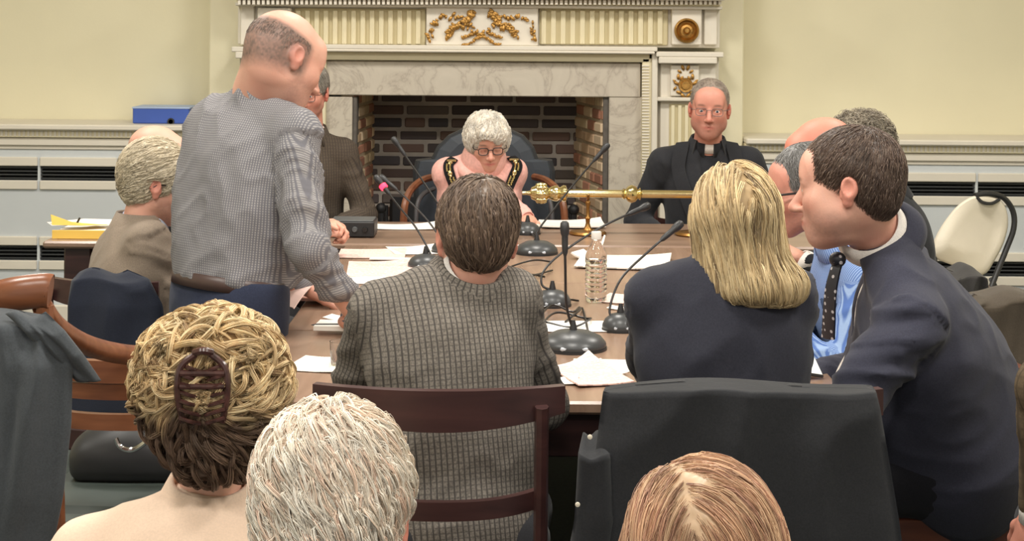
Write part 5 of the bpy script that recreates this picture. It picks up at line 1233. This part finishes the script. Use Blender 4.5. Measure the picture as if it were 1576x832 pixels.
# ================================================================== chairs, coats and the rest
def Lx(o, yaw):
    a = math.radians(yaw); f = V(math.cos(a), math.sin(a), 0); r = V(math.sin(a), -math.cos(a), 0); o = np.asarray(o, float)
    return (lambda x, y, z: o + r * x + f * y + V(0, 0, z)), np.stack([r, f, V(0, 0, 1)], 1)
def armchair(X, Y, yaw, label, wm='mahogany', hb=.90, w=.235, zs=.47, seatm='green_leather', arms=True, group=None, crest=.075, mids=(.675,), railh=.036, bow=.035, lean=.05):
    P, R = Lx((X, Y, 0), yaw); O = V(X, Y, 0); t = thing('armchair', label, 'chair', O, group or 'wooden chairs of the meeting'); m = M[wm]
    d0 = -.235
    def slat(z, h, wd, th=.018, ext=0):
        n = 17; vs = []; b = MB(); G = []
        for k in range(n):
            u = -1 + 2 * k / (n - 1); yb = d0 - lean * ((z - zs) / .45) - bow * (1 - u * u) + bow * .5; hh = h * (1 - .35 * u * u * (1 if ext else 0)); zz = z + (.018 * u * u if ext else .018 * abs(u) ** 3)
            G.append([P(u * wd, yb, zz - hh / 2), P(u * wd, yb, zz + hh / 2)])
        return b.grid(np.array(G), th)
    slat(hb - crest / 2, crest, w, .022, 1).build('crest_rail', m, t, True)
    for z in mids: slat(z, railh, w - .045).build('back_rail', m, t, True)
    for s in (-1, 1):
        x = s * (w - .045)
        MB().tube(bez([P(x, d0 - .04, 0), P(x, d0 - .005, .25), P(x, d0, zs - .03), P(x, d0 - lean * .5, zs + .2), P(x, d0 - lean, hb - .03)], 20), .017, 8, flat=(R[:, 0], .8)).build('back_post', m, t, True)
        MB().lathe([(.013, 0), (.016, .1), (.021, .25), (.024, .3), (.019, .31), (.024, .325), (.024, zs - .04)], P(x, .21, 0), 14).build('leg', m, t, True)
        if arms:
            MB().tube(bez([P(x, d0 - lean * .5, zs + .24), P(x * 1.12, -.1, zs + .225), P(x * 1.2, .06, zs + .20), P(x * 1.18, .13, zs + .17), P(x * 1.1, .09, zs + .1), P(x * 1.02, .08, zs - .03)], 30), .015, 8).build('arm', m, t, True)
    MB().box(V(-w + .02, d0 - .005, zs - .095), V(w - .02, .235, zs - .03), .006, (R, O)).build('seat_frame', m, t)
    MB().box(V(-w + .03, d0 + .02, zs - .035), V(w - .03, .23, zs + .012), .018, (R, O)).build('seat', M[seatm], t)
    return t
def under(p, dy=0): return p['pel'][0], p['pel'][1]
armchair(-.133, 3.47, 90, 'dark mahogany armchair behind the checked jacket, its whole crest rail showing', 'mahogany_dark', .905, .24, .455, crest=.078, mids=(.672,), arms=False)
armchair(pxX(1150, 3.3), 3.42, 90, 'mahogany armchair under the black coat, behind the blonde woman', 'mahogany_dark', .915, .24, .455, arms=False)
armchair(P_navy['pel'][0] - .02, 4.08, 180, 'mahogany armchair with black seat under the man in the navy suit', 'mahogany', .74, .235, .50, seatm='black', mids=(.64,), crest=.05, arms=False)
armchair(pxX(228, 4.06), 4.06, 86, 'empty chestnut armchair with two curved back rails beside the long table', 'chestnut', .835, .26, .47, crest=.05, mids=(.765, .695), bow=.05, arms=False)
armchair(pxX(222, 5.05), 5.05, 74, 'armchair of the grey suited man, a navy jacket hung on its back', 'mahogany_dark', .85, .19, .45, seatm='green_leather', arms=False)
armchair(P_bald2['pel'][0], 5.9, 5, 'armchair of the balding man at the left of the table', 'mahogany_dark', .70, .2, .45, arms=False, mids=(.6,))
armchair(P_tweed['pel'][0], 7.36, -90, 'armchair of the man in brown tweed beside the fireplace', 'mahogany_dark', .86, .235, .45, arms=False)
armchair(P_priest['pel'][0], 7.38, -90, 'armchair of the clergyman', 'mahogany_dark', .86, .235, .45, arms=False)
armchair(P_specs['pel'][0] + .02, 4.78, 180, 'armchair of the man in the blue striped shirt', 'mahogany_dark', .70, .2, .45, arms=False, mids=(.6,))
armchair(P_bald['pel'][0] + .02, 5.32, 180, 'armchair of the bald pink headed man', 'mahogany_dark', .70, .2, .45, arms=False, mids=(.6,))
armchair(P_curl['pel'][0] + .02, 5.86, 180, 'armchair of the curly grey haired person', 'mahogany_dark', .70, .2, .45, arms=False, mids=(.6,))
for p, l in ((P_curly, 'low backed chair of the woman with the curly updo'), (P_white, 'low backed chair of the white haired person in the front row'), (P_part, 'low backed chair of the woman with the side parting')):
    armchair(p['pel'][0], p['pel'][1] + .05, 90, l, 'mahogany_dark', .74, .23, .45, arms=False, crest=.05, mids=(.62,))
armchair(P_edge['pel'][0], 3.30, 150, 'chair of the person cut off by the right edge', 'mahogany_dark', .70, .2, .45, arms=False)

# closed, folded cloth hanging over a chair back; rows (pixel y, left x, right x, depth) from the top down
def drape(name, rows, mt, label, cat='coat', th=.035, folds=5, amp=.014, seed=1, nx=44, ny=40, top_round=.02, parent=None, back=.06):
    r_ = np.array(rows, float); ys = np.linspace(0, 1, ny); tt = np.linspace(0, 1, len(r_)); I = [np.interp(ys, tt, r_[:, i]) for i in range(4)]
    G = np.zeros((ny, nx, 3)); H = np.zeros((ny, nx, 3))
    for i in range(ny):
        for j in range(nx):
            u = j / (nx - 1); x = I[1][i] * (1 - u) + I[2][i] * u; e = (1 - abs(2 * u - 1) ** 6) ** .5 if 0 < u < 1 else 0
            G[i, j] = at(x, I[0][i] + 5 * math.sin(u * 7 + seed) * (1 - ys[i]) * 1.0, I[3][i]); H[i, j] = G[i, j]
    U = np.linspace(0, 1, nx)[None, :, None]; Vv = ys[:, None, None]
    q = np.concatenate([U * folds + Vv * .9, Vv * 1.6 + 0 * U, 0 * U * Vv + seed], 2); f = (1 - np.abs(2 * noise(q, seed) - 1)) ** 1.5 + .35 * noise(q * V(2.7, 2.2, 1), seed + 1)
    edge = (1 - np.abs(2 * U[..., 0] - 1) ** 5) ** .5 + 0 * Vv[..., 0]; tp = np.clip(ys / .06, 0, 1)[:, None] ** .5
    G[..., 1] -= (f - .5) * amp * 2 * np.clip(Vv[..., 0] * 4, .2, 1) + th * edge * tp * .5
    H[..., 1] += back * edge * tp
    n = nx * ny; vs = np.vstack([G.reshape(-1, 3), H.reshape(-1, 3)]); fs = []
    for i in range(ny - 1):
        for j in range(nx - 1):
            a = i * nx + j; fs.append((a, a + nx, a + nx + 1, a + 1)); fs.append((a + n, a + 1 + n, a + nx + 1 + n, a + nx + n))
    bd = [(0 * nx + j, 0 * nx + j + 1) for j in range(nx - 1)] + [((ny - 1) * nx + j + 1, (ny - 1) * nx + j) for j in range(nx - 1)] + [(i * nx + nx - 1, (i + 1) * nx + nx - 1) for i in range(ny - 1)] + [((i + 1) * nx, i * nx) for i in range(ny - 1)]
    fs += [(a, b_, b_ + n, a + n) for a, b_ in bd]
    o = link_mesh(name, vs, fs, mt, parent, True)
    if parent is None:
        tag(o, label, cat); c = vs.mean(0); o.data.transform(Matrix.Translation(-Vector(c))); o.location = c
    return o
Mcoat = fabric('black_overcoat', rgb(42, 43, 46), bump=.4); Mcoat2 = fabric('dark_grey_coat', rgb(66, 70, 74), bump=.5); Mcoatn = fabric('navy_jacket_cloth', rgb(38, 42, 54)); Mcoatb = fabric('brown_coat', rgb(74, 66, 56)); Mtaupe = fabric('dark_charcoal_coat', rgb(58, 56, 54))
t = thing('overcoat', 'black overcoat hung over the chair behind the blonde woman', 'coat', at(1150, 700, 3.1))
drape('coat_body', [(590, 932, 1342, 3.13), (600, 928, 1348, 3.08), (680, 918, 1364, 3.07), (800, 900, 1384, 3.06), (1000, 880, 1410, 3.05)], Mcoat, '', seed=2, folds=4, amp=.010, parent=t, back=.04)
drape('sleeve', [(672, 898, 926, 3.12), (700, 890, 940, 3.05), (800, 884, 945, 3.04), (930, 860, 925, 3.04)], Mcoat, '', seed=5, folds=2, amp=.008, parent=t, nx=16)
for px, py in ((889, 776), (908, 672)): MB().lathe([(0, .003), (.004, .002), (.0045, 0), (0, 0)], at(px, py, 3.0), 14, (0, -1, 0)).build('button', M['cream_pad'], t, True)
# chair and coat at the far left
t = thing('armchair', 'polished chestnut armchair at the left edge with a dark grey coat thrown over it', 'chair', at(0, 832, 3.4) * V(1, 1, 0)); mm = M['chestnut']
MB().tube(bez([at(-120, 490, 3.36), at(-40, 468, 3.34), at(20, 453, 3.32), at(66, 447, 3.32), at(78, 448, 3.32)], 30), np.concatenate([np.linspace(.036, .034, 27), [.034, .033, .030]])[:31] if False else .034, 14, flat=(V(0, 1, 0), .6)).build('crest_rail', mm, t, True)
MB().tube(bez([at(64, 470, 3.33), at(90, 505, 3.4), at(140, 533, 3.55), at(200, 546, 3.7), at(262, 546, 3.82)], 30), .020, 10, flat=(V(0, 0, 1), 1.1)).build('arm', mm, t, True)
MB().tube(bez([at(262, 546, 3.82), at(275, 580, 3.84), at(268, 660, 3.84), at(266, 700, 3.84)], 14), .016, 8).build('arm_support', mm, t, True)
pA, pB = at(68, 470, 3.33), at(-120, 490, 3.36)
for q, nm in ((pA, 'back_post'), (pB, 'back_post')): MB().tube(bez([q, V(q[0] + .02, q[1] + .03, .5), V(q[0] - .02, q[1] - .01, 0)], 14), .018, 8).build(nm, mm, t, True)
q = at(266, 700, 3.84)
for x, y in ((q[0], q[1]), (pB[0] + .15, q[1] + .08)): MB().lathe([(.014, 0), (.02, .25), (.023, .42)], (x, y, 0), 14).build('leg', mm, t, True)
MB().box(V(pB[0] + .02, pA[1] + .02, .37), V(q[0] - .02, q[1] + .02, .43), .01).build('seat_frame', mm, t); MB().box(V(pB[0] + .03, pA[1] + .03, .43), V(q[0] - .03, q[1] + .01, .475), .02).build('seat', M['green_leather'], t)
t = thing('coat', 'dark grey coat draped over the armchair at the left edge', 'coat', at(40, 700, 3.2))
drape('coat_body', [(478, -120, 66, 3.26), (500, -125, 92, 3.2), (560, -125, 112, 3.17), (650, -125, 110, 3.16), (760, -120, 98, 3.15), (900, -120, 70, 3.15)], Mcoat2, '', seed=7, folds=6, amp=.022, parent=t, back=.03)
drape('collar', [(482, 8, 70, 3.19), (510, 40, 100, 3.17), (545, 75, 128, 3.17), (585, 118, 156, 3.2)], Mcoat2, '', seed=3, folds=3, amp=.008, th=.02, parent=t, back=.01, nx=14)
# bag on the empty seat
t = thing('handbag', 'dark bag with a silvery curved handle lying on the empty chestnut chair', 'bag', at(200, 720, 4.1))
link_mesh('bag_body', *nets([ell(at(200, 690, 4.12), (.13, .07, .075), .02), rb(at(200, 706, 4.12), (.14, .07, .05), .04, .03)], .008, smooth=2), M['black'], t, True)
MB().tube(bez([at(178, 674, 4.0), at(186, 688, 4.0), at(204, 692, 4.0), at(224, 680, 4.0), at(228, 668, 4.0)], 16), .006, 8).build('handle', M['chrome'], t, True)
# jacket over grey man's chair, dark coats at the right
drape('jacket', [(416, 122, 196, 4.76), (430, 110, 230, 4.72), (470, 106, 250, 4.70), (528, 104, 256, 4.70), (640, 106, 258, 4.70)], Mcoatn, 'navy jacket hanging over the chair back of the grey suited man', 'jacket', seed=9, folds=3, amp=.012, back=.03)
drape('coat', [(412, 1452, 1500, 5.2), (425, 1440, 1514, 5.15), (470, 1440, 1520, 5.15), (620, 1440, 1530, 5.15)], Mtaupe, 'charcoal coat piled before the cream chair, behind the navy suit', seed=12, folds=3, amp=.03, back=.1)
drape('coat', [(450, 1500, 1590, 4.5), (470, 1478, 1680, 4.45), (560, 1490, 1690, 4.42), (760, 1500, 1700, 4.4)], Mcoatb, 'dark brown coat over a chair at the right edge', seed=13, folds=4, amp=.03, back=.12)
for px, Y, lab in ((1480, 5.35, 'chair beneath the charcoal coat'), (1600, 4.75, 'chair beneath the dark brown coat at the right edge')): armchair(pxX(px, Y), Y, 90, lab, 'mahogany_dark', .70, .2, .45, arms=False, mids=(.6,))
# cream folding chair
t = thing('folding_chair', 'cream padded chair with black tubular frame standing empty by the right radiator', 'chair', at(1500, 640, 7.05) * V(1, 1, 0) + V(0, .1, 0))
ol_ = [(1434, 385), (1438, 368), (1452, 343), (1472, 318), (1492, 304), (1507, 300), (1522, 301), (1540, 308), (1550, 326), (1551, 350), (1543, 378), (1530, 402), (1518, 420), (1500, 424), (1478, 412), (1455, 404), (1438, 396)]
def yy(x): return 7.05 + (x - 1490) * .0012
op = bez([np.array([x, y, 0.]) for x, y in ol_ + [ol_[0]]], 68)[:-1]; ctr = op.mean(0)
b = MB(); rings = []
for sc2, dy in ((.90, .022), (.97, .018), (1.0, .006), (.985, -.006), (.93, -.016), (.8, -.020), (.6, -.0215)):
    rings.append(np.array([at(*(ctr[:2] + (p[:2] - ctr[:2]) * sc2), yy(p[0]) + dy) for p in op]))
k = len(op); fs = [(i * k + j, i * k + (j + 1) % k, (i + 1) * k + (j + 1) % k, (i + 1) * k + j) for i in range(len(rings) - 1) for j in range(k)] + [tuple(range(k)), tuple((len(rings) - 1) * k + j for j in range(k))]
b.add(np.vstack(rings), fs); b.build('backrest', M['cream_pad'], t, True)
MB().tube(bez([at(1503, 303, yy(1503) - .012), at(1512, 311, yy(1512) - .024), at(1526, 313, yy(1526) - .024), at(1538, 307, yy(1540) - .012)], 14), .007, 8).build('hand_slot', M['black'], t, True)
fr = bez([at(1500, 301, yy(1500)), at(1520, 298, yy(1520)), at(1544, 304, yy(1545)), at(1559, 325, yy(1559)), at(1560, 352, 7.13), at(1548, 385, 7.12), at(1530, 430, 7.08), at(1515, 470, 7.0)], 40)
MB().tube(fr, .012, 10).build('frame_tube', M['black'], t, True)
e0 = fr[-1]; MB().tube(bez([e0, e0 + V(-.03, -.12, -.2), V(e0[0] - .05, e0[1] - .28, .01)], 10), .012, 10).build('leg', M['black'], t, True)
MB().tube([at(1526, 430, 7.08), at(1534, 446, 7.15), V(e0[0] + .06, e0[1] + .3, .01)], .012, 10).build('leg', M['black'], t, True)
f2 = bez([at(1436, 385, 6.99), at(1440, 420, 6.97), at(1440, 470, 6.9)], 10); MB().tube(f2, .012, 10).build('frame_tube', M['black'], t, True)
e1 = f2[-1]; MB().tube([e1, V(e1[0] - .02, e1[1] - .2, .01)], .012, 10).build('leg', M['black'], t, True); MB().tube([at(1440, 425, 6.97), V(e1[0] + .03, e1[1] + .38, .01)], .012, 10).build('leg', M['black'], t, True)
MB().box(V((e0[0] + e1[0]) / 2 - .18, e1[1] - .26, .43), V((e0[0] + e1[0]) / 2 + .16, e1[1] + .12, .475), .02).build('seat', M['cream_pad'], t)
# mayor's chair
t = thing('ceremonial_chair', 'high round backed dark upholstered chair with curved wooden arms behind the woman in pink', 'chair', at(748, 400, 7.5) * V(1, 1, 0))
ol2 = [(640, 400), (636, 262), (640, 246), (664, 243), (672, 226), (690, 208), (716, 196), (748, 192), (780, 196), (806, 208), (822, 226), (828, 243), (850, 246), (854, 262), (850, 400)]
fr_ = np.array([at(x, y, 7.56) for x, y in ol2]); n = len(ol2)
def pad(ol, sc_, y): 
    c = ol.mean(0); q = c + (ol - c) * sc_; q[:, 1] = y; return q
rg = [pad(fr_, 1.0, 7.60), pad(fr_, 1.0, 7.53), pad(fr_, .96, 7.52)]
fs = [(i * n + j, i * n + (j + 1) % n, (i + 1) * n + (j + 1) % n, (i + 1) * n + j) for i in range(2) for j in range(n)] + [tuple(range(n)), tuple(2 * n + j for j in range(n))]
MB().add(np.vstack(rg), fs).build('back_frame', mat('dark_frame', rgb(40, 42, 46), .5), t)
rg = [pad(fr_, .95, 7.525), pad(fr_, .92, 7.505), pad(fr_, .7, 7.49)]; MB().add(np.vstack(rg), fs).build('back_pad', M['navy_pad'], t)
for sg in (1, -1):
    X = lambda px: px if sg > 0 else 2 * 745 - px
    MB().tube(bez([at(X(668), 272, 7.45), at(X(648), 278, 7.35), at(X(630), 296, 7.28), at(X(622), 325, 7.25), at(X(622), 370, 7.25), at(X(626), 430, 7.25)], 24), .016, 8).build('arm', M['chestnut'], t, True)
    MB().tube(bez([at(X(668), 290, 7.44), at(X(652), 298, 7.37), at(X(642), 316, 7.32), at(X(640), 360, 7.3), at(X(640), 430, 7.3)], 20), .010, 8).build('arm_support', mat('grey_rail', rgb(84, 82, 84), .5), t, True)
    for y in (7.22, 7.58): MB().lathe([(.018, 0), (.024, .2), (.026, .46)], (pxX(X(634), 7.4), y, 0), 12).build('leg', M['mahogany_dark'], t, True)
MB().box(V(pxX(632, 7.4), 7.2, .40), V(pxX(858, 7.4), 7.58, .50), .03).build('seat', M['navy_pad'], t)
# phone on the table between the blonde woman and the navy suit
c = on(1240, 578, LZ); c[2] = LZ
t = thing('smartphone', 'smartphone with a bright white screen propped on the table beside the navy suit', 'phone', c)
Rp = frame(100, -28, 12); MB().box(V(-.045, -.05, .0), V(.03, .02, .008), .003, (Rp, c + V(0, 0, .03))).build('case', M['black'], t)
MB().box(V(-.041, -.046, .008), V(.026, .016, .0088), .001, (Rp, c + V(0, 0, .03))).build('screen', mat('white_screen', rgb(225, 230, 228), .2), t)
# navy suit man's tie, the chair-side details
m = P_navy
Mtie = mat('dotted_tie', rgb(30, 30, 38), .6)
def dotted():
    m_, nt, b = newmat('dotted_tie_silk'); tc = nd(nt, 'ShaderNodeTexCoord'); v = nd(nt, 'ShaderNodeTexVoronoi', Scale=62.0); v.inputs['Randomness'].default_value = .15
    nt.links.new(tc.outputs['Object'], v.inputs['Vector']); r = ramp(nt, [(.0, rgb(200, 196, 200)), (.24, rgb(200, 196, 200)), (.27, rgb(34, 34, 44)), (1, rgb(34, 34, 44))]); nt.links.new(v.outputs['Distance'], r.inputs[0]); nt.links.new(r.outputs[0], b.inputs['Base Color']); b.inputs['Roughness'].default_value = .5; return m_
kn = at(1293, 398, 3.90); P_ = [kn, at(1285, 424, 3.89), at(1279, 458, 3.89), at(1276, 520, 3.92)]
G = []
for q, wd in zip(bez(P_, 16), np.linspace(.018, .042, 40)): G.append([q - (m['R'] * .6 + m['F'] * .5) * wd, q + m['F'] * .004, q + (m['R'] * .6 + m['F'] * .5) * wd])
Md = dotted(); MB().grid(np.array(G), .005).build('tie', Md, m['t'], True); MB().ball(kn + m['F'] * .006, (.02, .018, .018), 14).build('tie_knot', Md, m['t'], True)
